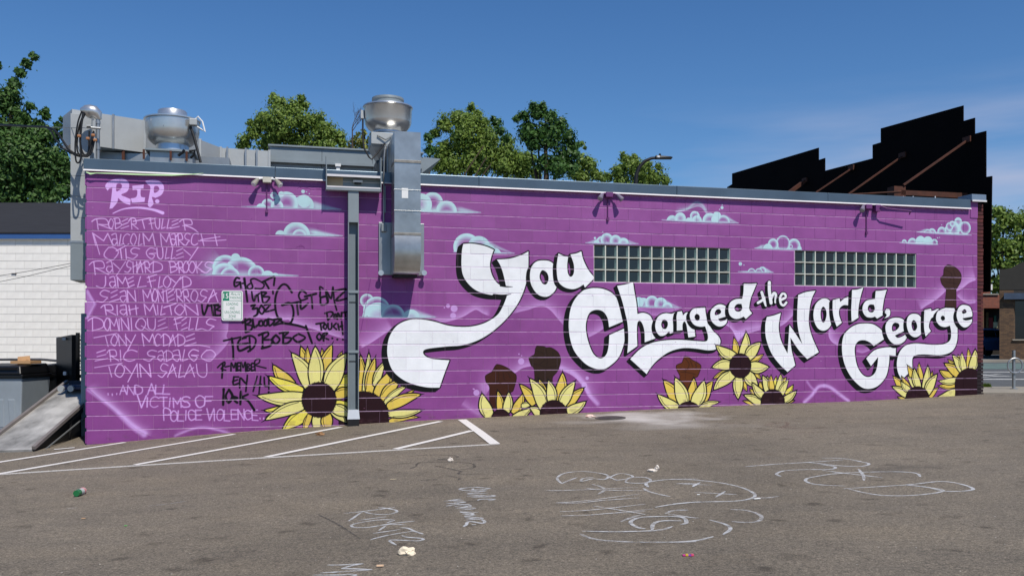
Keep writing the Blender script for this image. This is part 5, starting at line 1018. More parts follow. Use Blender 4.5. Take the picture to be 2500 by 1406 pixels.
# rooftop unit behind
ru = thing('rooftop_unit', 'long low grey sheet metal rooftop unit behind the parapet', 'rooftop unit', (W3(800, 400, -3).x, 3, EYE + 2.2), True)
xa, xb = wp(659, 380, -3)[0], wp(1030, 380, -3)[0]; zt_ = wp(659, 357, -3)[1]; zm_ = wp(659, 393, -3)[1]
cuts_ = np.linspace(xa, xb, 4)
for a_, b_ in zip(cuts_[:-1], cuts_[1:]): part(ru, 'upper_panel', MB().box(a_ + .003, b_ - .003, 3, 5, zm_, zt_), M['greyblue']); part(ru, 'lower_panel', MB().box(a_ + .004, b_ - .004, 3.08, 4.9, EYE + 2.2, zm_ - .004), M['greypaint'])
part(ru, 'top_trim', MB().box(xa - .03, xb + .03, 2.96, 5.03, zt_, zt_ + .03), M['greyblue']); part(ru, 'middle_trim', MB().box(xa - .01, xb, 2.97, 2.999, zm_ - .02, zm_ + .03), M['greyblue'])
a_, b_, c_ = W3(1028, 383, -3), W3(1076, 388, -3), W3(1028, 424, -3)
part(ru, 'sloped_hood', MB().prism([a_ + Vector((0, .01, 0)), b_ + Vector((0, .01, 0)), c_ + Vector((0, .01, 0))], (0, 1.9, 0)), M['greyblue'])
c_ = W3(825, 405, -2.95); part(ru, 'small_vent', MB().box(c_.x - .05, c_.x + .05, 2.9, 2.99, c_.z - .02, c_.z + .03).box(c_.x - .03, c_.x + .035, 2.92, 2.99, c_.z - .1, c_.z - .021), [M['white']])
# ------------------------------------------------------------------ service mast and cables
ms = thing('service_mast', 'metal service mast with rounded weatherhead at the left corner of the roof', 'service mast', (W3(238, 400, -.25).x, .25, EYE + 2.3), True)
part(ms, 'mast_pipe', MB().tube([W3(239, 400, -.25), W3(239, 292, -.25)], .028, 12), M['galv'], smooth=True)
part(ms, 'conduit', MB().tube([W3(229, 400, -.2), W3(229, 296, -.2)], .03, 12), M['greypaint'], smooth=True)
hp = [W3(241, 296, -.25), W3(239, 283, -.25), W3(232, 273, -.25), W3(220, 267, -.25), W3(207, 266, -.25), W3(197, 269, -.25)]
hp = [W3(243, 293, -.25), W3(238, 281, -.25), W3(229, 275, -.25), W3(218, 272, -.25), W3(206, 269, -.25), W3(196, 268, -.25)]
part(ms, 'weatherhead', MB().tube(hp, [.03, .075, .10, .098, .07, .02], 16), M['alu'], smooth=True)
part(ms, 'clamp', MB().tube([W3(212, 311, -.12), W3(246, 314, -.12)], .018, 8).tube([W3(212, 308, -.1), W3(222, 308, -.1)], .014, 8), M['galv'])
for v in (300, 362): a_ = W3(239, v, -.25); part(ms, 'strap', MB().lathe((a_.x, a_.y, a_.z), [(.036, -.02), (.036, .02)], 12), M['galv'])
sc_ = thing('service_cables', 'bundle of black looped service cables hanging from the weatherhead', 'cables', W3(200, 390, -.1), True)
loops = [[(200, 272), (190, 300), (184, 345), (184, 380), (187, 396), (194, 396), (198, 380), (196, 350), (200, 300), (206, 276)],
         [(206, 275), (193, 310), (188, 350), (190, 372), (199, 380), (214, 382), (224, 370), (230, 345)], [(208, 278), (197, 305), (196, 345), (200, 372), (214, 380), (222, 360), (226, 342)],
         [(203, 274), (196, 320), (198, 360), (206, 378), (216, 372), (217, 345), (218, 320)], [(172, 368), (186, 377), (200, 382), (213, 378), (219, 355), (229, 320)]]
for i, lp in enumerate(loops): part(sc_, 'cable', MB().tube([W3(u, v, -.02 - .025 * i) for u, v in smooth_pts(lp, False, 4)], .0125, 6), M['black'], smooth=True)
for u, v in ((194, 332), (215, 338), (233, 342), (228, 330)): c_ = W3(u, v, .0); part(sc_, 'connector', MB().box(c_.x - .028, c_.x + .022, c_.y - .02, c_.y + .02, c_.z - .022, c_.z + .016), M['orange'], bevel=.01)
def w2l(p): q = MWI @ Vector(p); return q
ov = thing('overhead_line', 'black overhead service line crossing the left sky to the mast', 'cable', w2l(P(0, 306, 14)), True)
part(ov, 'cable', MB().tube([w2l(P(u, v, d)) for u, v, d in [(-900, 160, 40), (-120, 294, 16.5), (0, 305, 14.8), (70, 309, 14), (110, 310, 13.6), (130, 316, 13.4), (143, 328, 13.25), (155, 347, 13.15), (168, 366, 13.05), (182, 378, 13.0), (196, 382, 12.95)]], .017, 8), M['black'], smooth=True)
part(ov, 'cable', MB().tube([w2l(P(u, v, d)) for u, v, d in [(110, 310.5, 13.6), (124, 318, 13.4), (134, 338, 13.25), (152, 362, 13.15), (172, 374, 13.05), (190, 377, 13.0)]], .012, 6), M['black'], smooth=True)
part(ov, 'messenger_wire', MB().tube([w2l(P(u, v, d)) for u, v, d in [(-900, 168, 40), (0, 307, 14.8), (120, 311, 13.6), (215, 313, 12.95)]], .005, 6), M['galv'])
# ------------------------------------------------------------------ jagged steel screen on the street front
TS = WLEN + .42
Rw = lambda u, v: (MWI.to_3x3() @ ray(u, v)); O_ = MWI @ Vector((0, 0, EYE))
def SP(u, v, ts=TS): r = Rw(u, v); k = (ts - O_.x) / r.x; q = O_ + r * k; return q
def YP(u, v, y): r = Rw(u, v); k = (y - O_.y) / r.y; return O_ + r * k
scr = thing('steel_screen', 'tall dark weathered steel screen with jagged stepped top rising behind the roof', 'screen', (TS, 3, EYE - 1), True)
def plate(pts, zb, i):
    q = [SP(u, v, TS + .004 * i) for u, v in pts]; q = q + [Vector((q[-1].x, q[-1].y, zb)), Vector((q[0].x, q[0].y, zb))]
    part(scr, 'steel_plate', MB().prism(q, (.02, 0, 0)), M['corten'])
zl = EYE + 2.0
plate([(1775, 457), (1787, 450), (1787, 424), (1998, 361), (1998, 391), (2013.5, 386)], zl, 0)
plate([(2014, 417), (2130, 387), (2130, 354), (2149.5, 348)], zl, 1)
plate([(2150, 314), (2351, 258), (2351, 296), (2379, 288), (2379, 327), (2406.5, 320)], zl, 0)
q = [SP(2380, 440), SP(2407, 432), SP(2421, 430), SP(2417, 712), SP(2392, 716)]
part(scr, 'steel_plate', MB().prism([SP(2395, 434, TS - .004), SP(2421, 430, TS - .004), SP(2417, 712, TS - .004), SP(2395, 714, TS - .004)], (.02, 0, 0)), M['corten'])
for (u, v), (u2, v2), r in [((2363, 342), (2206, 452), .024), ((2205, 380), (2072, 474), .022), ((2080, 411), (1992, 470), .02), ((1966, 441), (1925, 472), .06)]:
    a_ = SP(u, v); b_ = YP(u2, v2, a_.y); part(scr, 'brace', MB().tube([a_, b_], r, 4), M['rust']); part(scr, 'brace_plate', MB().box(a_.x - .04, a_.x - .002, a_.y - .1, a_.y + .1, a_.z - .05, a_.z + .06), M['rust'])
a_ = SP(2362, 478); b_ = YP(2200, 468, a_.y); part(scr, 'beam', MB().hexa([b_ + Vector((0, 0, -.06)), a_ + Vector((0, 0, -.05)), a_ + Vector((0, .1, -.05)), b_ + Vector((0, .1, -.06)), b_ + Vector((0, 0, .03)), a_ + Vector((0, 0, .05)), a_ + Vector((0, .1, .05)), b_ + Vector((0, .1, .03))]), M['rust'])
part(scr, 'post', MB().box(b_.x - .15, b_.x + .1, b_.y, b_.y + .2, EYE + 2.2, b_.z + .1), M['rust'])
b2 = YP(2072, 474, a_.y - .0); part(scr, 'tie_rod', MB().tube([b_, YP(2080, 475, b_.y)], .015, 6), M['rust'])
for u in (2162, 2183, 2205, 2229, 2283): c_ = W3(u, 482, -.35); part(scr, 'bolt', MB().tube([c_ + Vector((0, 0, -.1)), c_ + Vector((0, 0, .02))], .012, 6), M['white'])
# ------------------------------------------------------------------ street lamp behind the roof
b0 = P(1552, 445, 30); st = thing('street_lamp', 'black curved-arm street lamp rising behind the purple building roof', 'street lamp', (b0.x, b0.y, EYE - .9))
part(st, 'pole', MB().tube([(b0.x, b0.y, EYE - .9), b0, P(1554, 425, 30), P(1561, 408, 30), P(1574, 394, 30), P(1590, 387, 30), P(1602, 385.5, 30)], [.1, .07, .065, .06, .055, .05, .045], 10), M['black'], smooth=True)
a_ = P(1600, 385, 30); part(st, 'lamp_head', MB().hexa([(a_.x, 29.85, a_.z - .04), (a_.x + .56, 29.8, a_.z - .03), (a_.x + .56, 30.2, a_.z - .03), (a_.x, 30.15, a_.z - .04), (a_.x, 29.9, a_.z + .06), (a_.x + .5, 29.9, a_.z + .02), (a_.x + .5, 30.1, a_.z + .02), (a_.x, 30.1, a_.z + .06)]), M['black'], bevel=.01)
part(st, 'sensor', MB().lathe((a_.x + .15, 30, a_.z + .06), [(.04, 0), (.04, .05), (.02, .07)], 10), M['blackplastic']); part(st, 'label_plate', MB().box(a_.x + .04, a_.x + .12, 29.82, 29.84, a_.z - .03, a_.z + .03), M['white'])
# ------------------------------------------------------------------ trees
def leafmat(name, c, c2):
    m = bpy.data.materials.new(name); m.use_nodes = True; t = m.node_tree; b = t.nodes['Principled BSDF']; l = t.links.new
    g_ = t.nodes.new('ShaderNodeNewGeometry'); r = t.nodes.new('ShaderNodeValToRGB'); r.color_ramp.elements[0].color = lin(c2); r.color_ramp.elements[1].color = lin(c)
    l(g_.outputs['Random Per Island'], r.inputs['Fac'])
    l(r.outputs['Color'], b.inputs['Base Color']); b.inputs['Roughness'].default_value = .5; b.inputs['Specular IOR Level'].default_value = .3
    tr_ = t.nodes.new('ShaderNodeBsdfTranslucent'); l(r.outputs['Color'], tr_.inputs['Color']); mx = t.nodes.new('ShaderNodeMixShader'); mx.inputs[0].default_value = .3
    l(b.outputs[0], mx.inputs[1]); l(tr_.outputs[0], mx.inputs[2]); l(mx.outputs[0], t.nodes['Material Output'].inputs['Surface']); return m
LM = {'mid': leafmat('mid_green_leaves', (132, 154, 70), (90, 116, 46)), 'dark': leafmat('dark_green_leaves', (84, 120, 56), (52, 84, 38)), 'yel': leafmat('yellow_green_leaves', (160, 160, 82), (96, 112, 48)), 'deep': leafmat('deep_green_leaves', (90, 122, 60), (52, 84, 40))}
M['bark'] = mat('bark', (82, 68, 54), .95, 0, .2, 8, .4, 30)
def leaves(blobs, d, size, dens, seed, depth=.8):
    dens *= .8
    r_ = np.random.default_rng(seed); V = []; V2 = []
    for b in blobs:
        u, v, r = b[:3]; R = r * d / F; c0 = np.array(P(u, v, d)[:]) + np.array([0, r_.uniform(-.5, .5) * R * depth, 0])
        ns_ = max(7, int(12 * R ** 1.3) + 7); n = int(4.2 * dens * R * R / (size * size)); sub = r_.normal(size=(ns_, 3)); sub /= np.linalg.norm(sub, axis=1)[:, None]; sub *= (r_.random((ns_, 1)) ** .45) * R * .82
        pick = r_.integers(0, ns_, n); off = r_.normal(size=(n, 3)) * R * .24 * np.array([1.15, 1.15, .8])
        c = c0 + sub[pick] + off
        nrm = off / (np.linalg.norm(off, axis=1)[:, None] + 1e-6) + (sub[pick] / R) * .9 + r_.normal(size=(n, 3)) * .55 + np.array([0, 0, .45]); nrm /= np.linalg.norm(nrm, axis=1)[:, None]
        a = np.cross(nrm, r_.normal(size=(n, 3))); a /= np.linalg.norm(a, axis=1)[:, None]; bb = np.cross(nrm, a); s = size * r_.uniform(.6, 1.25, (n, 1))
        m = int(n * .22) + 6; q = r_.normal(size=(m, 3)); q /= np.linalg.norm(q, axis=1)[:, None]; cc = c0 + q * (r_.random((m, 1)) ** .4) * R * .74; nn = q + r_.normal(size=(m, 3)) * .5; nn /= np.linalg.norm(nn, axis=1)[:, None]
        aa = np.cross(nn, r_.normal(size=(m, 3))); aa /= np.linalg.norm(aa, axis=1)[:, None]; b2 = np.cross(nn, aa); s3 = size * 1.9
        V2.append(np.stack([cc - aa * s3 * .5, cc - b2 * s3 * .32, cc + aa * s3 * .5, cc + b2 * s3 * .32], 1))
        V.append(np.stack([c - a * s * .62, c - bb * s * .3 + nrm * s * .06, c + a * s * .62, c + bb * s * .3 + nrm * s * .06], 1))
    return np.concatenate(V + V2)
def leafobj(parent, V, m_, name='crown'):
    n = len(V); me = bpy.data.meshes.new(name); b = np.array(BASE[parent][:]); co = (V.reshape(-1, 3) - b).astype(np.float32)
    me.vertices.add(n * 4); me.vertices.foreach_set('co', co.ravel()); me.loops.add(n * 4); me.loops.foreach_set('vertex_index', np.arange(n * 4, dtype=np.int32))
    me.polygons.add(n); me.polygons.foreach_set('loop_start', np.arange(0, n * 4, 4, dtype=np.int32)); me.polygons.foreach_set('loop_total', np.full(n, 4, np.int32)); me.update(calc_edges=True); me.materials.append(m_)
    o = bpy.data.objects.new(name, me); COL.objects.link(o); o.parent = parent; return o
def tree(label, d, blobs, lm, size, dens, seed, trunk_u, top_v, gz=None, tr=.25, group='trees behind the roof', limbs=5):
    x = (trunk_u - CX) / F * d; gz = EYE - 1.2 if gz is None else gz; t = thing('leafy_tree', label, 'tree', (x, d, gz), group=group)
    leafobj(t, leaves(blobs, d, size, dens, seed), LM[lm])
    top = P(trunk_u, top_v, d); r_ = random.Random(seed); mid = Vector((x, d, gz + (top.z - gz) * .45))
    mb = MB().tube([(x, d, gz), (x + .05, d, gz + (mid.z - gz) * .5), mid, mid.lerp(top, .6) + Vector((r_.uniform(-.3, .3), 0, 0)), top], [tr, tr * .85, tr * .7, tr * .4, .04], 9); part(t, 'trunk', mb, M['bark'], smooth=True)
    bs = sorted(blobs, key=lambda b: -b[2])[:limbs + 3]
    for b in bs: e = P(b[0], b[1], d); s_ = Vector((x, d, gz)).lerp(top, r_.uniform(.35, .65)); part(t, 'limb', MB().tube([s_, s_.lerp(e, .4) + Vector((0, .4, .1)), s_.lerp(e, .8) + Vector((0, .5, 0))], [tr * .3, tr * .25, .03], 6), M['bark'], smooth=True)
    return t
tree('large dark green tree with upswept branches rising behind the white block building', 33, [(20, 430, 85), (90, 430, 70), (20, 330, 62), (85, 335, 52), (120, 385, 45), (150, 420, 34), (0, 250, 40), (28, 235, 26), (38, 205, 20), (52, 178, 17), (66, 155, 15), (78, 138, 13), (60, 290, 22), (40, 280, 28), (75, 262, 14), (100, 310, 22), (115, 285, 15), (112, 270, 9), (140, 310, 14), (155, 330, 11), (150, 290, 9), (125, 330, 22), (20, 500, 60), (100, 490, 45), (150, 470, 32), (-60, 330, 110), (-90, 200, 80), (-5, 160, 12), (160, 395, 18), (165, 440, 18), (70, 390, 60)], 'deep', .125, 10, 1, 30, 250, EYE - 1.5, .4)
tree('broad mid green tree behind the roof between the two exhaust fans', 46, [(680, 255, 28), (668, 236, 11), (720, 268, 26), (735, 244, 14), (742, 258, 16), (640, 300, 30), (690, 310, 52), (620, 322, 26), (612, 300, 10), (745, 300, 34), (770, 292, 26), (795, 325, 32), (825, 335, 24), (600, 348, 22), (586, 358, 12), (660, 350, 42), (730, 350, 46), (790, 352, 40), (838, 352, 14), (640, 290, 22)], 'mid', .135, 9, 2, 700, 300, None, .3)
tree('thin yellow green tree next to the bare twigs left of the tall fan', 44, [(880, 340, 20), (865, 355, 20), (895, 362, 22), (915, 330, 14), (905, 345, 18), (850, 366, 14), (890, 325, 9)], 'yel', .12, 4.2, 3, 890, 330, None, .12)
bt_ = thing('bare_tree', 'small leafless twiggy tree top left of the tall exhaust fan', 'tree', (P(868, 400, 43).x, 43, EYE - 1.2)); tw = MB(); rr = random.Random(5)
def twig(p, d, L_, r, n):
    e = p + d * L_; tw.tube([p, p.lerp(e, .5) + Vector((rr.uniform(-.04, .04), 0, 0)), e], [r, r * .8, r * .6], 5)
    if n:
        for _ in range(3): q = (d + Vector((rr.uniform(-.75, .75), rr.uniform(-.5, .5), rr.uniform(-.1, .45)))).normalized(); twig(p.lerp(e, rr.uniform(.55, 1)), q, L_ * rr.uniform(.55, .8), r * .55, n - 1)
p0_ = P(862, 395, 43); part(bt_, 'trunk', MB().tube([(p0_.x, 43, EYE - 1.2), p0_, P(860, 350, 43)], [.12, .07, .045], 7), M['bark']); twig(P(860, 350, 43), Vector((0, 0, 1)), .75, .04, 4); part(bt_, 'twigs', tw, M['bark'])
tree('wide mid green tree right of the wall duct', 47, [(1150, 262, 13), (1165, 280, 16), (1120, 290, 30), (1085, 305, 26), (1062, 325, 16), (1150, 300, 34), (1180, 370, 40), (1130, 310, 30), (1060, 400, 24), (1130, 345, 48), (1085, 365, 34), (1190, 340, 40), (1225, 375, 36), (1100, 400, 44), (1160, 400, 48), (1230, 410, 36), (1275, 415, 34), (1258, 385, 32), (1290, 398, 32), (1240, 350, 22), (1050, 345, 9), (1180, 300, 20), (1310, 425, 18)], 'mid', .135, 9, 4, 1150, 320, None, .3)
tree('small dark tree clump touching the right side of the wall duct', 45, [(1045, 335, 14), (1050, 370, 18), (1040, 395, 16), (1212, 300, 16), (1222, 320, 16), (1235, 340, 14), (1205, 290, 8)], 'dark', .13, 8, 41, 1050, 350, None, .15, limbs=3)
tree('tall dark glossy green tree rising highest behind the middle of the roof', 40, [(1310, 272, 26), (1280, 285, 18), (1262, 292, 13), (1325, 262, 14), (1300, 262, 12), (1345, 285, 24), (1370, 305, 24), (1290, 320, 34), (1335, 330, 46), (1385, 335, 26), (1400, 358, 22), (1300, 350, 30), (1375, 375, 34), (1330, 395, 30), (1405, 380, 14), (1360, 415, 30), (1395, 410, 22)], 'dark', .13, 8.5, 5, 1330, 300, None, .3)
tree('small light green tree right of the dark tree', 50, [(1420, 392, 22), (1440, 405, 24), (1405, 420, 26), (1455, 425, 20), (1425, 430, 26), (1420, 350, 8), (1428, 362, 6), (1470, 436, 12)], 'mid', .135, 8, 6, 1430, 400, None, .18, limbs=4)
tree('small green tree directly behind the curved street lamp', 52, [(1530, 390, 17), (1521, 378, 11), (1550, 384, 12), (1540, 408, 30), (1508, 420, 24), (1562, 420, 32), (1486, 434, 16), (1600, 428, 30), (1606, 408, 12), (1625, 440, 16), (1578, 402, 15), (1520, 440, 30), (1570, 445, 30)], 'mid', .135, 8, 7, 1560, 400, None, .18, limbs=4)
tree('tall green tree at the far right edge beyond the street', 72, [(2435, 520, 22), (2455, 535, 30), (2430, 560, 28), (2480, 550, 28), (2500, 540, 30), (2440, 600, 36), (2480, 600, 36), (2430, 640, 30), (2470, 650, 36), (2520, 600, 60), (2440, 690, 28), (2425, 700, 16), (2480, 690, 28), (2530, 520, 30)], 'mid', .3, 8, 8, 2450, 560, None, .4, group='trees across the street')
# ------------------------------------------------------------------ white painted building at the left
wy = 24.0; wt = (HY - 582) / F * wy + EYE; wzb = EYE - 1.75
WB = thing('white_block_building', 'white painted block building with dark shingle roof and blue fascia at the far left', 'building', (-13, wy, wzb))
M['wblock'] = mat('white_painted_block', (244, 241, 234), .75, 0, .05, 2.2, .4, 35, c2=(232, 229, 222)); M['wmort'] = mat('white_painted_mortar', (190, 190, 190), .85, 0, .12, 5)
part(WB, 'wall', MB().box(-40, -8.0, wy + .006, wy + 9, wzb, wt), M['wmort'])
bw = .46; hts = .2018; bmesh_w = []
for q in range(5):
    mb = MB(); j = .004; r1 = [random.uniform(0, .003) for _ in range(4)]
    mb.hexa([(j, 0, j + r1[0]), (bw - j, 0, j + r1[1]), (bw - j, .05, j), (j, .05, j), (j, 0, hts - j - r1[2] * .5), (bw - j, 0, hts - j - r1[3]), (bw - j, .05, hts - j), (j, .05, hts - j)]); bmesh_w.append(mb.mesh('white_block', M['wblock']))
nrow = int((wt - wzb) / hts)
for r in range(nrow):
    for c_i in range(8):
        x = -14.6 + c_i * bw + (bw / 2 if r % 2 else 0)
        o = bpy.data.objects.new('block', bmesh_w[random.randrange(5)]); COL.objects.link(o); o.parent = WB; o.location = (x + 13, random.uniform(-.0035, -.001), wt - (r + 1) * hts - wzb)
part(WB, 'fascia', MB().box(-40, -7.9, wy - .10, wy - .02, wt - .02, wt + .11), mat('blue_fascia', (52, 92, 150), .5, 0, .06))
part(WB, 'soffit', MB().box(-40, -7.9, wy - .09, wy + .02, wt - .035, wt - .021), M['wblock'])
zr = (HY - 495) / F * 29.5 + EYE
part(WB, 'shingle_roof', MB().hexa([(-40, wy - .115, wt + .111), (-7.8, wy - .115, wt + .111), (-7.8, 29.5, zr - .05), (-40, 29.5, zr - .05), (-40, wy - .115, wt + .15), (-7.8, wy - .115, wt + .15), (-7.8, 29.5, zr), (-40, 29.5, zr)]), mat('dark_roof_shingles', (38, 38, 42), .95, 0, .16, 2, .6, 25, stretch=(1, 3, 3)))
part(WB, 'rear_roof', MB().hexa([(-40, 29.5, zr - .05), (-7.8, 29.5, zr - .05), (-7.8, 35, wt), (-40, 35, wt), (-40, 29.5, zr), (-7.8, 29.5, zr), (-7.8, 35, wt + .05), (-40, 35, wt + .05)]), M['roofgravel'])
part(WB, 'stain', MB().tube([P(28, 668, 23.98), P(40, 668, 23.98)], .012, 6), M['rust'])
for (a1, a2, lb_) in (((-60, 682, 21), (190, 640, 19.5), 'upper of two thin wires crossing in front of the white block wall'), ((-60, 700, 21), (190, 645, 19.5), 'lower of two thin wires crossing in front of the white block wall')): solo('thin_wire', MB().tube([P(*a1), P((a1[0] + a2[0]) / 2, (a1[1] + a2[1]) / 2 + 2, 20.2), P(*a2)], .006, 5), M['black'], lb_, 'wire', P(*a1), group='thin wires at the white wall')
# pipe handrail, railing, blue grey post, black door
hr_ = thing('pipe_rail', 'thin dark pipe rail running along the white block wall behind the bins', 'rail', P(0, 878, 21.5)); part(hr_, 'pipe', MB().tube([P(-80, 878, 22), P(100, 877, 21.4), P(160, 882, 21)], .03, 8), mat('grey_pipe', (92, 92, 94), .6)); 
for u in (-40, 70): q = P(u, 878, 21.8); part(hr_, 'rail_post', MB().tube([q, (q.x, q.y, EYE - 1.6)], .03, 8), M['galv'])
pz = lambda v, d: EYE + (HY - v) / F * d
rl = thing('metal_railing', 'black metal railing with lattice beside the blue grey post left of the purple wall', 'railing', (P(190, 935, 16.2).x, 16.2, pz(940, 16.2)))
q = P(190, 812, 16.2); part(rl, 'rail_post', MB().box(q.x - .025, q.x + .025, 16.17, 16.23, pz(945, 16.2), pz(812, 16.2)), M['black'])
for v in (830, 881, 903): part(rl, 'rail', MB().tube([P(140, v, 16.2), P(204, v, 16.2)], .014, 6), M['black'])
part(rl, 'kick_plate', MB().box(P(176, 900, 16.2).x, P(204, 900, 16.2).x, 16.18, 16.22, pz(922, 16.2), pz(914, 16.2)), M['black'])
for i in range(9): z_ = pz(898 - i * 9.5, 16.4); part(rl, 'lattice_bar', MB().box(P(193, 850, 16.4).x, P(205, 850, 16.4).x, 16.38, 16.4, z_, z_ + .03), M['greypaint'])
for u in (194, 199, 203): part(rl, 'lattice_bar', MB().box(P(u, 850, 16.42).x - .008, P(u, 850, 16.42).x + .008, 16.405, 16.42, pz(900, 16.4), pz(815, 16.4)), M['black'])
q = P(197, 765, 13.9); solo('blue_grey_post', MB().box(q.x, q.x + .22, 13.9, 14.1, g(q.x, 14), q.z), mat('blue_grey_post_paint', (112, 134, 144), .5, 0, .06), 'square blue grey post against the left edge of the purple wall', 'post', (q.x, 14, g(q.x, 14)), bevel=.01)
dd = thing('black_panel_door', 'open black steel panel door standing above the loading ramp', 'door', P(155, 945, 15.6)); A = P(137, 824, 15.9); B = P(175, 818, 15.3)
part(dd, 'panel', MB().prism([P(137, 824, 15.9), P(175, 817, 15.3), P(175, 942, 15.3), P(138, 938, 15.9)], (.05, .04, 0)), M['blackplastic'])
q = P(158, 827, 15.5); part(dd, 'handle', MB().box(q.x - .03, q.x + .03, q.y - .03, q.y - .001, q.z - .02, q.z + .02), M['greypaint']); q = P(161, 911, 15.45); part(dd, 'latch', MB().box(q.x - .03, q.x + .02, q.y - .04, q.y - .001, q.z - .03, q.z + .03), M['white'])
# loading ramp
BL, BR, TL, TR = P(-48, 1103, 12.25), P(78, 1103, 12.25), P(168, 934, 15), P(262, 934, 15)
rp_ = thing('loading_ramp', 'worn grey metal loading ramp sloping up beside the left end of the purple wall', 'ramp', Vector((-6.8, 12.4, g(-6.8, 12.4))))
BL.z = g(BL.x, BL.y) + .03; BR.z = g(BR.x, BR.y) + .03; n_ = (TR - BR).cross(TL - BR).normalized(); n_ = n_ if n_.z > 0 else -n_
rampm = mat('worn_ramp_metal', (184, 182, 178), .55, .1, .1, 2.5, .25, 25, c2=(112, 110, 106), stretch=(1, .5, 1))
part(rp_, 'deck', MB().prism([BL, BR, TR, TL], -n_ * .035), rampm)
for a_, b_, s in ((BL, TL, -1), (BR, TR, 1)):
    si = (BR - BL).normalized() * .05 * s; part(rp_, 'side_rail', MB().prism([a_, b_, b_ + si, a_ + si], n_ * .045), mat('ramp_rail', (140, 132, 128), .6, .3, .1)); part(rp_, 'side_beam', MB().prism([a_ + si * .2, b_ + si * .2, b_ + si * .2 - Vector((0, 0, .13)), a_ + si * .2 - Vector((0, 0, .03))], si * .5), M['black'])
    part(rp_, 'edge_strip', MB().tube([a_ - Vector((0, 0, .10)) + si * 1.2, b_ - Vector((0, 0, .22)) + si * 1.2], .012, 6), M['galv'])
for f_ in (.45, .98):
    for a_, b_ in ((BL, TL), (BR, TR)): q = a_.lerp(b_, f_); part(rp_, 'leg', MB().tube([q - Vector((0, 0, .03)), (q.x, q.y, g(q.x, q.y))], .03, 6), M['black'])
a1, a2 = BR.lerp(TR, .0), BR.lerp(TR, 1); part(rp_, 'under_ramp_shade', MB().prism([a1 + Vector((.0, .02, -.05)), a2 + Vector((0, 0, -.15)), (a2.x, a2.y, g(a2.x, a2.y)), (a1.x, a1.y, g(a1.x, a1.y))], (-.02, 0, 0)), M['black'])  # black sheet standing in for the shade beneath the ramp
ld_ = thing('loading_dock', 'dark raised dock landing at the top of the ramp with a blue crate on it', 'dock', (TL.x, 15.3, g(TL.x, 15.3)))
part(ld_, 'landing', MB().box(TL.x - .1, TR.x + 1.2, 15.02, 17.5, g(-7, 16) - .1, TL.z - .01), M['conc']); part(ld_, 'front_sheet', MB().box(TL.x + .05, TR.x + .2, 14.9, 15.01, TL.z - .28, TL.z + .035), mat('dark_blue_sheet', (22, 34, 58), .7))
cr_ = thing('blue_pallet_jack', 'small dark blue wheeled item resting near the top of the ramp', 'trolley', BR.lerp(TR, .80)); q = TL.lerp(TR, .35).lerp(BL.lerp(BR, .5), .17) + n_ * .05
part(cr_, 'body', MB().box(q.x - .12, q.x + .35, q.y - .1, q.y + .3, q.z, q.z + .07), mat('navy_paint', (28, 42, 78), .5), bevel=.02)
for dx in (-.1, .06): part(cr_, 'wheel', MB().tube([(q.x + dx, q.y - .14, q.z + .02), (q.x + dx, q.y - .1, q.z + .02)], .05, 14), M['greypaint'], smooth=True)
# dumpster bins
M['bin'] = mat('grey_bin_plastic', (150, 160, 168), .45, 0, .08, 1.2); M['binb'] = mat('dark_bin_plastic', (30, 33, 36), .45, 0, .15); M['lid'] = mat('black_bin_lid', (18, 18, 20), .4, 0, .2)
def bin_(u0, u1, vt, d, dep_, label, lidh=.2, body='bin'):
    x0, x1 = (u0 - CX) / F * d, (u1 - CX) / F * d; zg = g((x0 + x1) / 2, d); zt = pz(vt, d); t = thing('rubbish_bin', label, 'bin', ((x0 + x1) / 2, d + dep_ / 2, zg), group='rubbish bins by the ramp')
    tp = .05
    part(t, 'body', MB().hexa([(x0 + tp, d + tp, zg + .06), (x1 - tp, d + tp, zg + .06), (x1 - tp, d + dep_ - tp, zg + .06), (x0 + tp, d + dep_ - tp, zg + .06), (x0, d, zt - lidh), (x1, d, zt - lidh), (x1, d + dep_, zt - lidh), (x0, d + dep_, zt - lidh)]), M[body], bevel=.02)
    n = 4
    for i in range(n):
        a_ = x0 + .06 + (x1 - x0 - .12) * i / n; w_2 = (x1 - x0) / n * .55; hb = (zt - zg) * .42
        part(t, 'moulded_rib', MB().hexa([(a_ + .02, d + tp - .01, zg + .1), (a_ + w_2, d + tp - .01, zg + .1), (a_ + w_2, d + tp + .04, zg + .1), (a_ + .02, d + tp + .04, zg + .1), (a_, d + .012, zg + .1 + hb), (a_ + w_2, d + .012, zg + .1 + hb), (a_ + w_2, d + .06, zg + .1 + hb), (a_, d + .06, zg + .1 + hb)]), M[body], bevel=.012)
    part(t, 'rim', MB().box(x0 - .02, x1 + .02, d - .03, d + dep_ + .02, zt - lidh, zt - lidh + .06), M['lid'], bevel=.012)
    part(t, 'lid', MB().hexa([(x0 - .01, d - .05, zt - lidh + .062), (x1 + .01, d - .05, zt - lidh + .062), (x1 + .01, d + dep_, zt - lidh + .062), (x0 - .01, d + dep_, zt - lidh + .062), (x0 + .03, d, zt), (x1 - .03, d, zt), (x1 - .03, d + dep_ - .05, zt + .03), (x0 + .03, d + dep_ - .05, zt + .03)]), M['lid'], bevel=.02)
    part(t, 'handle_bar', MB().tube([(x0 + .05, d - .06, zt - .03), (x1 - .05, d - .06, zt - .03)], .016, 8), M['blackplastic'])
    for x in (x0 + .12, x1 - .12): part(t, 'wheel', MB().tube([(x - .03, d + .1, zg + .06), (x + .03, d + .1, zg + .06)], .06, 14), M['black'], smooth=True)
    return t
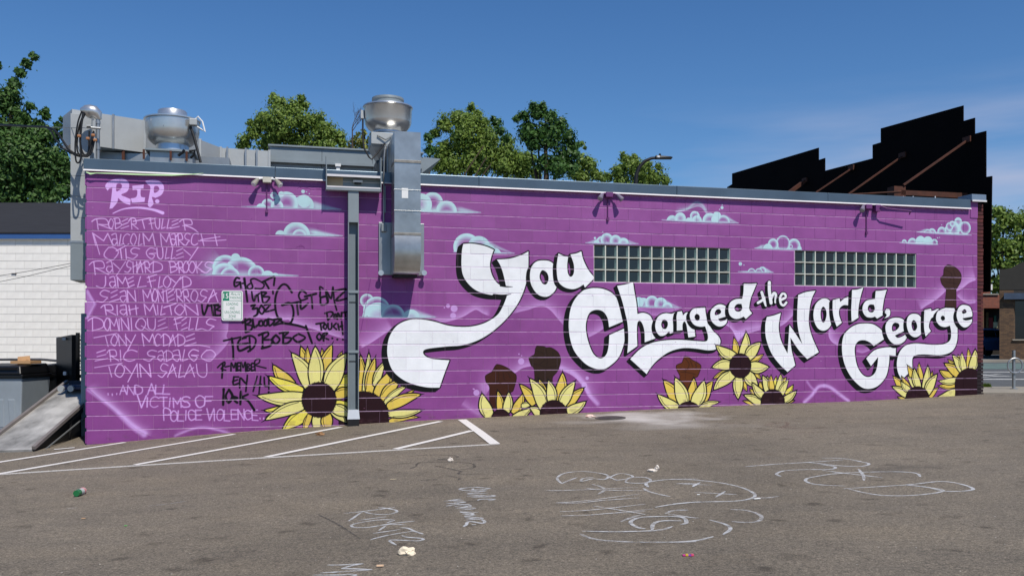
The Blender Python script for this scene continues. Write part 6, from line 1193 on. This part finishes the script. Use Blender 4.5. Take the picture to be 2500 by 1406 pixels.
bin_(-75, 54, 893, 14.6, .9, 'grey rubbish bin with black lid at the far left carrying the cardboard box'); bin_(60, 98, 894, 15.4, .7, 'narrow dark rubbish bin with black lid between the other two bins', body='binb'); bin_(99, 134, 890, 16.2, .7, 'black rubbish bin with black lid beside the black panel door', body='binb')
cb = thing('cardboard_box', 'open brown cardboard box lying on the lid of the leftmost bin', 'box', P(50, 893, 14.9)); M['card'] = mat('cardboard', (186, 146, 104), .85, 0, .06)
q0, q1 = P(25, 892, 14.85), P(74, 887, 14.85); part(cb, 'base', MB().box(q0.x, q1.x, 14.85, 15.2, q0.z + .03, q0.z + .075), M['card'])
part(cb, 'raised_flap', MB().prism([P(43, 892, 15.0), P(74, 884, 15.0), P(72, 868, 15.05), P(43, 871, 15.05)], (0, .01, 0)), M['card']); part(cb, 'folded_flap', MB().prism([P(54, 891, 14.9), P(76, 891, 14.9), P(75, 882, 14.9), P(65, 876, 14.9)], (0, .01, 0)), M['card'])
# ------------------------------------------------------------------ right side beyond the street
M['bbrick'] = bpy.data.materials.new('brown_brick'); 
def brickmat(name, c1, c2, mo, sc=1.0):
    m = bpy.data.materials.new(name); m.use_nodes = True; t = m.node_tree; b = t.nodes['Principled BSDF']; l = t.links.new; tc = t.nodes.new('ShaderNodeTexCoord'); mp = t.nodes.new('ShaderNodeMapping'); mp.inputs['Rotation'].default_value = (math.radians(90), 0, 0)
    l(tc.outputs['Object'], mp.inputs[0]); br = t.nodes.new('ShaderNodeTexBrick'); br.inputs['Scale'].default_value = sc; br.inputs['Brick Width'].default_value = .21; br.inputs['Row Height'].default_value = .075; br.inputs['Mortar Size'].default_value = .008
    br.inputs['Color1'].default_value = lin(c1); br.inputs['Color2'].default_value = lin(c2); br.inputs['Mortar'].default_value = lin(mo); l(mp.outputs[0], br.inputs['Vector']); l(br.outputs['Color'], b.inputs['Base Color']); b.inputs['Roughness'].default_value = .9; return m
M['bbrick'] = brickmat('brown_brick', (100, 76, 52), (70, 52, 38), (60, 50, 42)); M['rbrick'] = brickmat('red_brick', (140, 72, 52), (112, 56, 44), (120, 100, 86))
R1 = thing('brown_brick_building', 'brown brick building with curved dark parapet and blue band at the right edge', 'building', (28, 50, EYE - .8)); R1['label'] = R1['label']
zg_ = EYE - .8
def foot(u0, u1, d0, z0, z1, dd_=10): # block whose left side runs away along the line of sight
    x0, x1 = (u0 - CX) / F * d0, (u1 - CX) / F * d0; k = (d0 + dd_) / d0
    return [(x0, d0, z0), (x1, d0, z0), (x1 * k + 3, d0 + dd_, z0), (x0 * k + .3, d0 + dd_, z0), (x0, d0, z1), (x1, d0, z1), (x1 * k + 3, d0 + dd_, z1), (x0 * k + .3, d0 + dd_, z1)]
part(R1, 'brick_wall', MB().hexa(foot(2440, 2475, 50, zg_, pz(707, 50))), M['bbrick'])
part(R1, 'wall_below_window', MB().hexa(foot(2475.2, 2900, 50, zg_, pz(831, 50), 9)), M['bbrick'])
part(R1, 'window_glass', MB().hexa(foot(2475.2, 2900, 50.25, pz(830, 50), pz(734, 50), 9)), mat('dark_shop_glass', (14, 14, 16), .1)); part(R1, 'window_sill', MB().hexa(foot(2472, 2900, 49.9, pz(831, 50), pz(828, 50), 1)), M['walk'])
par = [(2440, 707), (2900, 707), (2900, 620), (2540, 625), (2500, 639), (2485, 645), (2470, 654), (2455, 657), (2440, 657)]
part(R1, 'curved_parapet', MB().prism([P(u, v, 49.98) for u, v in par], (6.5, 8, 0)), mat('shaded_stucco', (42, 40, 36), .9, 0, .08)); part(R1, 'blue_band', MB().hexa(foot(2451, 2900, 49.7, pz(731, 50), pz(716, 50), 1)), mat('slate_blue_band', (50, 66, 88), .6)); part(R1, 'wall_head', MB().hexa(foot(2475.2, 2900, 50.0, pz(733.9, 50), pz(706.9, 50), 9)), mat('dark_head', (52, 48, 44), .9))  # parapet stucco darkened to put the shaded front into its colour
R2 = thing('red_brick_building', 'low red brick building with yellow and red shopfront beyond the parked vehicle', 'building', (34, 64, EYE - .7)); zg_ = EYE - .7
part(R2, 'upper_wall', MB().box(P(2360, 700, 64).x, P(2470, 700, 64).x, 64, 74, pz(752, 64), pz(720, 64)), M['rbrick']); part(R2, 'parapet', MB().box(P(2360, 700, 64).x, P(2436, 700, 64).x, 65, 74, pz(719.9, 64), pz(706, 64)), M['rbrick']); part(R2, 'parapet_cap', MB().box(P(2360, 700, 64).x, P(2437, 700, 64).x, 63.9, 64.99, pz(720, 64), pz(717, 64)), M['walk'])
part(R2, 'recess', MB().box(P(2360, 700, 65).x, P(2470, 700, 65).x, 65.2, 74, zg_, pz(752, 64)), mat('dark_recess', (40, 34, 26), .9)); part(R2, 'pier', MB().box(P(2385, 700, 64).x, P(2402, 700, 64).x, 64, 65.1, zg_, pz(752.1, 64)), mat('tan_brick', (108, 84, 60), .9))
for u0, u1, v0, v1, c_, nm in [(2409, 2415, 762, 800, (110, 98, 50), 'shop_panel'), (2416, 2426, 775, 800, (130, 30, 24), 'shop_door'), (2427, 2437, 786, 800, (196, 196, 150), 'shop_poster'), (2429, 2434, 770, 785, (60, 110, 80), 'shop_poster')]: part(R2, nm, MB().box(P(u0, 700, 65).x, P(u1, 700, 65).x, 65.1, 65.18, pz(v1, 65), pz(v0, 65)), mat(nm, c_, .6))
sgn = thing('white_sign', 'tiny white sign standing above the red brick parapet', 'sign', P(2420, 708, 66)); part(sgn, 'panel', MB().box(P(2418, 700, 66).x, P(2423, 700, 66).x, 66, 66.05, pz(708, 66), pz(694, 66)), M['white']); part(sgn, 'post', MB().box(P(2420, 700, 66).x, P(2421, 700, 66).x, 66.06, 66.1, pz(712, 66), pz(696, 66)), M['black'])
# parked SUV
def car_frame():
    t = thing('parked_car', 'dark blue sport utility car parked beyond the street partly hidden by the brick corner', 'car', (0, 0, 0)); L_, w2 = 4.7, .92
    blue = mat('blue_car_paint', (84, 124, 178), .25, .3, .06); gl = mat('car_glass', (10, 14, 18), .06)
    prof = [(-2.3, .45), (-2.35, .8), (-2.28, 1.02), (-1.3, 1.14), (-.7, 1.62), (-.1, 1.72), (1.5, 1.72), (2.05, 1.62), (2.28, 1.1), (2.35, .8), (2.3, .42), (1.9, .38), (1.75, .7), (1.2, .72), (1.05, .36), (-1.0, .36), (-1.15, .72), (-1.75, .7), (-1.9, .4)]
    def sec(y, s): return [(x, y, z) for x, z in prof]
    mb = MB(); n = len(prof)
    lo = [(x, -w2 * (1 if z < 1.15 else .84), z) for x, z in prof]; hi = [(x, w2 * (1 if z < 1.15 else .84), z) for x, z in prof]
    mb.add(lo + hi, [tuple(range(n))[::-1], tuple(range(n, 2 * n))] + [(i, (i + 1) % n, n + (i + 1) % n, n + i) for i in range(n)])
    part(t, 'body', mb, blue, bevel=.05)
    for s in (-1, 1):
        y = lambda z: s * (w2 + .012 - (max(z, 1.15) - 1.15) / .57 * .15)
        for q in ([(-1.12, 1.2), (-.62, 1.58), (.05, 1.62), (.05, 1.2)], [(.12, 1.2), (.12, 1.62), (1.1, 1.62), (1.1, 1.2)], [(1.17, 1.2), (1.17, 1.62), (1.75, 1.6), (2.05, 1.22)]): part(t, 'side_window', MB().prism([(x, y(z), z) for x, z in q], (0, s * .006, 0)), gl)
        for x in (-1.45, 1.47):
            w_ = part(t, 'wheel', MB().tube([(x, s * (w2 - .2), .36), (x, s * (w2 + .02), .36)], .36, 20), M['black'], smooth=True); part(w_, 'rim', MB().tube([(x, s * (w2 + .021), .36), (x, s * (w2 + .03), .36)], .22, 16), M['alu'])
        part(t, 'headlight', MB().box(-2.33, -2.15, s * .55 - .14, s * .55 + .3 * (s > 0) + .14 * (s < 0) * 0 + .14, .82, .98), M['white']); part(t, 'tail_light', MB().box(2.2, 2.345, min(s * .6, s * .88), max(s * .6, s * .88), .85, 1.1), mat('red_lamp', (120, 16, 16), .3))
        part(t, 'door_mirror', MB().box(-.95, -.8, min(s * w2, s * (w2 + .16)), max(s * w2, s * (w2 + .16)), 1.12, 1.25), blue)
    part(t, 'windscreen', MB().prism([(-1.27, -.75, 1.17), (-1.27, .75, 1.17), (-.73, .68, 1.61), (-.73, -.68, 1.61)], (-.012, 0, .012)), gl); part(t, 'rear_window', MB().prism([(2.1, -.68, 1.58), (2.1, .68, 1.58), (2.27, .75, 1.18), (2.27, -.75, 1.18)], (.012, 0, .006)), gl)
    part(t, 'front_bumper', MB().box(-2.42, -2.3, -.85, .85, .42, .66), blue, bevel=.03); part(t, 'rear_bumper', MB().box(2.3, 2.42, -.85, .85, .42, .66), blue, bevel=.03)
    return t
sv = car_frame(); sv.location = ((2402 - CX) / F * 57, 57, EYE - .7); sv.rotation_euler = (0, 0, math.radians(205))
# bike rack
q = P(2475, 949, 17.75); br_ = thing('bike_rack', 'galvanised post and ring bike rack standing on the sidewalk at the right', 'bike rack', (q.x, q.y, zw))
zt_ = pz(855, 17.75); part(br_, 'post', MB().tube([(q.x, q.y, zw), (q.x, q.y, zt_)], .03, 14), M['galv'], smooth=True); rc = pz(892, 17.75)
ring = [(q.x + .145 * math.cos(a), q.y - .045, rc + .145 * math.sin(a)) for a in np.linspace(0, 2 * math.pi, 33)]; part(br_, 'ring', MB().tube(ring, .016, 8, cap=False), M['galv'], smooth=True); part(br_, 'base_plate', MB().lathe((q.x, q.y, zw), [(.075, .001), (.075, .012), (.04, .016)], 16), M['galv'])
# grass tuft at the wall corner
gr = []; r_ = np.random.default_rng(3)
for i in range(260):
    u = r_.uniform(2389, 2418); q = P(u, 946 - (2418 - u) * .02, 18.6); h = r_.uniform(.03, .09); dx = r_.uniform(-.03, .03); gr.append([[q.x, q.y + r_.uniform(-.1, .1), zw], [q.x + .008, q.y, zw], [q.x + dx, q.y, zw + h], [q.x + dx - .002, q.y, zw + h]])
tg = thing('grass_tuft', 'low green grass growing by the kerb at the brick corner', 'grass', (P(2400, 946, 18.6).x, 18.6, zw)); leafobj(tg, np.array(gr), LM['mid'], 'blades')
# ------------------------------------------------------------------ manhole and litter
def gd(u, v): return gp(u, v).y
q = gp(1490, 1020.5); mh = thing('manhole_cover', 'flat round iron manhole cover in white overspray near the wall', 'manhole cover', q); tilt = math.atan(GA)
part(mh, 'rim', MB().lathe((q.x, q.y, q.z + .004), [(.235, -.01), (.235, .006), (.2, .008)], 32), mat('worn_iron', (98, 94, 88), .7, .3, .2, 10)); part(mh, 'lid', MB().lathe((q.x, q.y, q.z + .004), [(.195, -.005), (.195, .012)], 32), mat('dark_iron', (78, 75, 70), .7, .3, .2, 14))
for o in mh.children: pass
mh.rotation_euler = (GB, -GA, 0)
def crumple(name, u, v, sx, sy, sz, mt, label, cat, seed, group=None):
    q = gp(u, v); bm = bmesh.new(); bmesh.ops.create_icosphere(bm, subdivisions=3, radius=1); r_ = random.Random(seed)
    cs = [Vector((r_.uniform(-1, 1), r_.uniform(-1, 1), r_.uniform(-1, 1))).normalized() for _ in range(16)]
    for v_ in bm.verts:
        n = v_.co.normalized(); k = 1 - .55 * max(0, max(n.dot(c) for c in cs) - .78) * 4 * r_.uniform(.8, 1.2); v_.co = Vector((n.x * k * sx, n.y * k * sy, max(n.z * k, -.55) * sz))
    me = bpy.data.meshes.new(name); bm.to_mesh(me); bm.free(); me.materials.append(mt); o = bpy.data.objects.new(name, me); COL.objects.link(o); o.location = q + Vector((0, 0, sz * .45)); tag(o, label, cat, group); return o
M['paper'] = mat('crumpled_paper', (222, 212, 200), .8, 0, .05, 20); M['pinkp'] = mat('pinkish_paper', (230, 214, 204), .8, 0, .08, 12, c2=(214, 170, 150)); M['brownp'] = mat('brown_wrapper', (150, 112, 74), .8, 0, .2, 25)
crumple('crumpled_napkin', 1440, 1019, .11, .05, .035, M['pinkp'], 'crumpled pinkish napkin lying beside the manhole cover', 'litter', 1)
crumple('brown_wrapper', 781, 1062, .075, .05, .035, M['brownp'], 'crumpled brown wrapper between parking stripes near the wall', 'litter', 2)
crumple('paper_ball', 1100, 1125, .035, .03, .032, M['paper'], 'small white paper ball on the asphalt below the parking stripe', 'litter', 3)
crumple('torn_paper', 1594, 1151, .06, .035, .022, M['paper'], 'torn white paper scrap lying flat below the manhole cover', 'litter', 4); crumple('torn_paper', 1604, 1146, .028, .03, .035, M['paper'], 'upright torn scrap touching the flat torn paper', 'litter', 5)
crumple('crumpled_tissue', 994, 1353, .062, .045, .042, mat('cream_tissue', (230, 216, 190), .8, 0, .05, 20), 'crumpled cream tissue near the bottom of the photo', 'litter', 6)
q = gp(1680, 1357); cw_ = thing('sweet_wrapper', 'tiny pink and yellow sweet wrapper on the near asphalt', 'litter', q)
for i, c_ in enumerate([(216, 60, 150), (226, 190, 60), (150, 70, 190), (230, 90, 120)]): part(cw_, 'wrapper_piece', MB().box(q.x - .035 + i * .018, q.x - .018 + i * .018, q.y - .01, q.y + .012, q.z + .003, q.z + .01 + .004 * (i % 2)), mat('wrapper_colour', c_, .4))
def slab(name, u, v, w, l_, h, rz, c_, label):
    q = gp(u, v); o = solo(name, MB().box(-w / 2, w / 2, -l_ / 2, l_ / 2, 0, h), mat(name + '_colour', c_, .7, 0, .05), label, 'litter', (0, 0, 0), bevel=.001); o.location = q + Vector((0, 0, .006)); o.rotation_euler = (0, -GA, rz)
slab('cigarette_end', 928, 1384, .045, .012, .01, 0, (232, 196, 160), 'short tan cigarette end at the bottom of the photo'); slab('white_chip', 1848, 1219, .06, .02, .006, .3, (232, 232, 228), 'small white chip at the edge of the sprayed smiling face')
slab('tan_scrap', 204, 1267, .03, .015, .006, 0, (200, 160, 120), 'tiny tan scrap below the plastic bottle'); slab('green_scrap', 307, 1285, .02, .015, .006, 0, (100, 170, 90), 'tiny bright green scrap on the left asphalt'); slab('white_stub', 1705, 1209, .025, .012, .006, 0, (225, 225, 222), 'tiny white stub inside the sprayed smiling face')
slab('pale_strip', 960, 1171, .06, .015, .004, .1, (196, 180, 150), 'pale flat strip on the asphalt left of the paper ball')
ch = MB(); r_ = random.Random(9)
for i in range(260):
    u, v = r_.uniform(-20, 2520), r_.uniform(1060, 1420) if i % 3 else r_.uniform(1000, 1100)
    if v < 1090 - u * .04 and u < 2380: pass
    q = gp(u, v); s = r_.uniform(.0015, .0045); ch.box(q.x - s, q.x + s, q.y - s, q.y + s, q.z, q.z + s * .8)
tag(solo('loose_grit', ch, mat('pale_grit', (196, 188, 176), .9, 0, .2, 50), None, None, (0, 0, 0), kind='stuff'), 'pale grit and tiny chips scattered over the asphalt', 'grit')
# plastic bottle
q = gp(186, 1213); bo = thing('plastic_bottle', 'crushed clear plastic bottle with green liquid and red label on the left asphalt', 'bottle', q); ax = Vector((-.05, 1, .0)).normalized(); rr_ = .034; o0 = q + Vector((0, 0, rr_ + .002))
def seg(name, t0, t1, r0, r1, m_): part(bo, name, MB().tube([o0 + ax * t0, o0 + ax * (t0 + (t1 - t0) * .5), o0 + ax * t1], [r0, (r0 + r1) / 2, r1], 16), m_, smooth=True)
seg('green_base', 0, .055, .030, .034, mat('green_liquid', (36, 118, 70), .12)); seg('clear_body', .0551, .12, .034, .033, mat('clear_plastic', (190, 196, 192), .1, 0, .1)); seg('label_band', .1201, .155, .0345, .0345, mat('bottle_label', (214, 190, 190), .4, 0, .2, 40, c2=(180, 60, 60))); seg('shoulder', .1551, .19, .033, .014, mat('clear_plastic_b', (200, 204, 200), .1)); seg('cap', .1901, .205, .014, .014, mat('pink_cap', (222, 150, 140), .4))
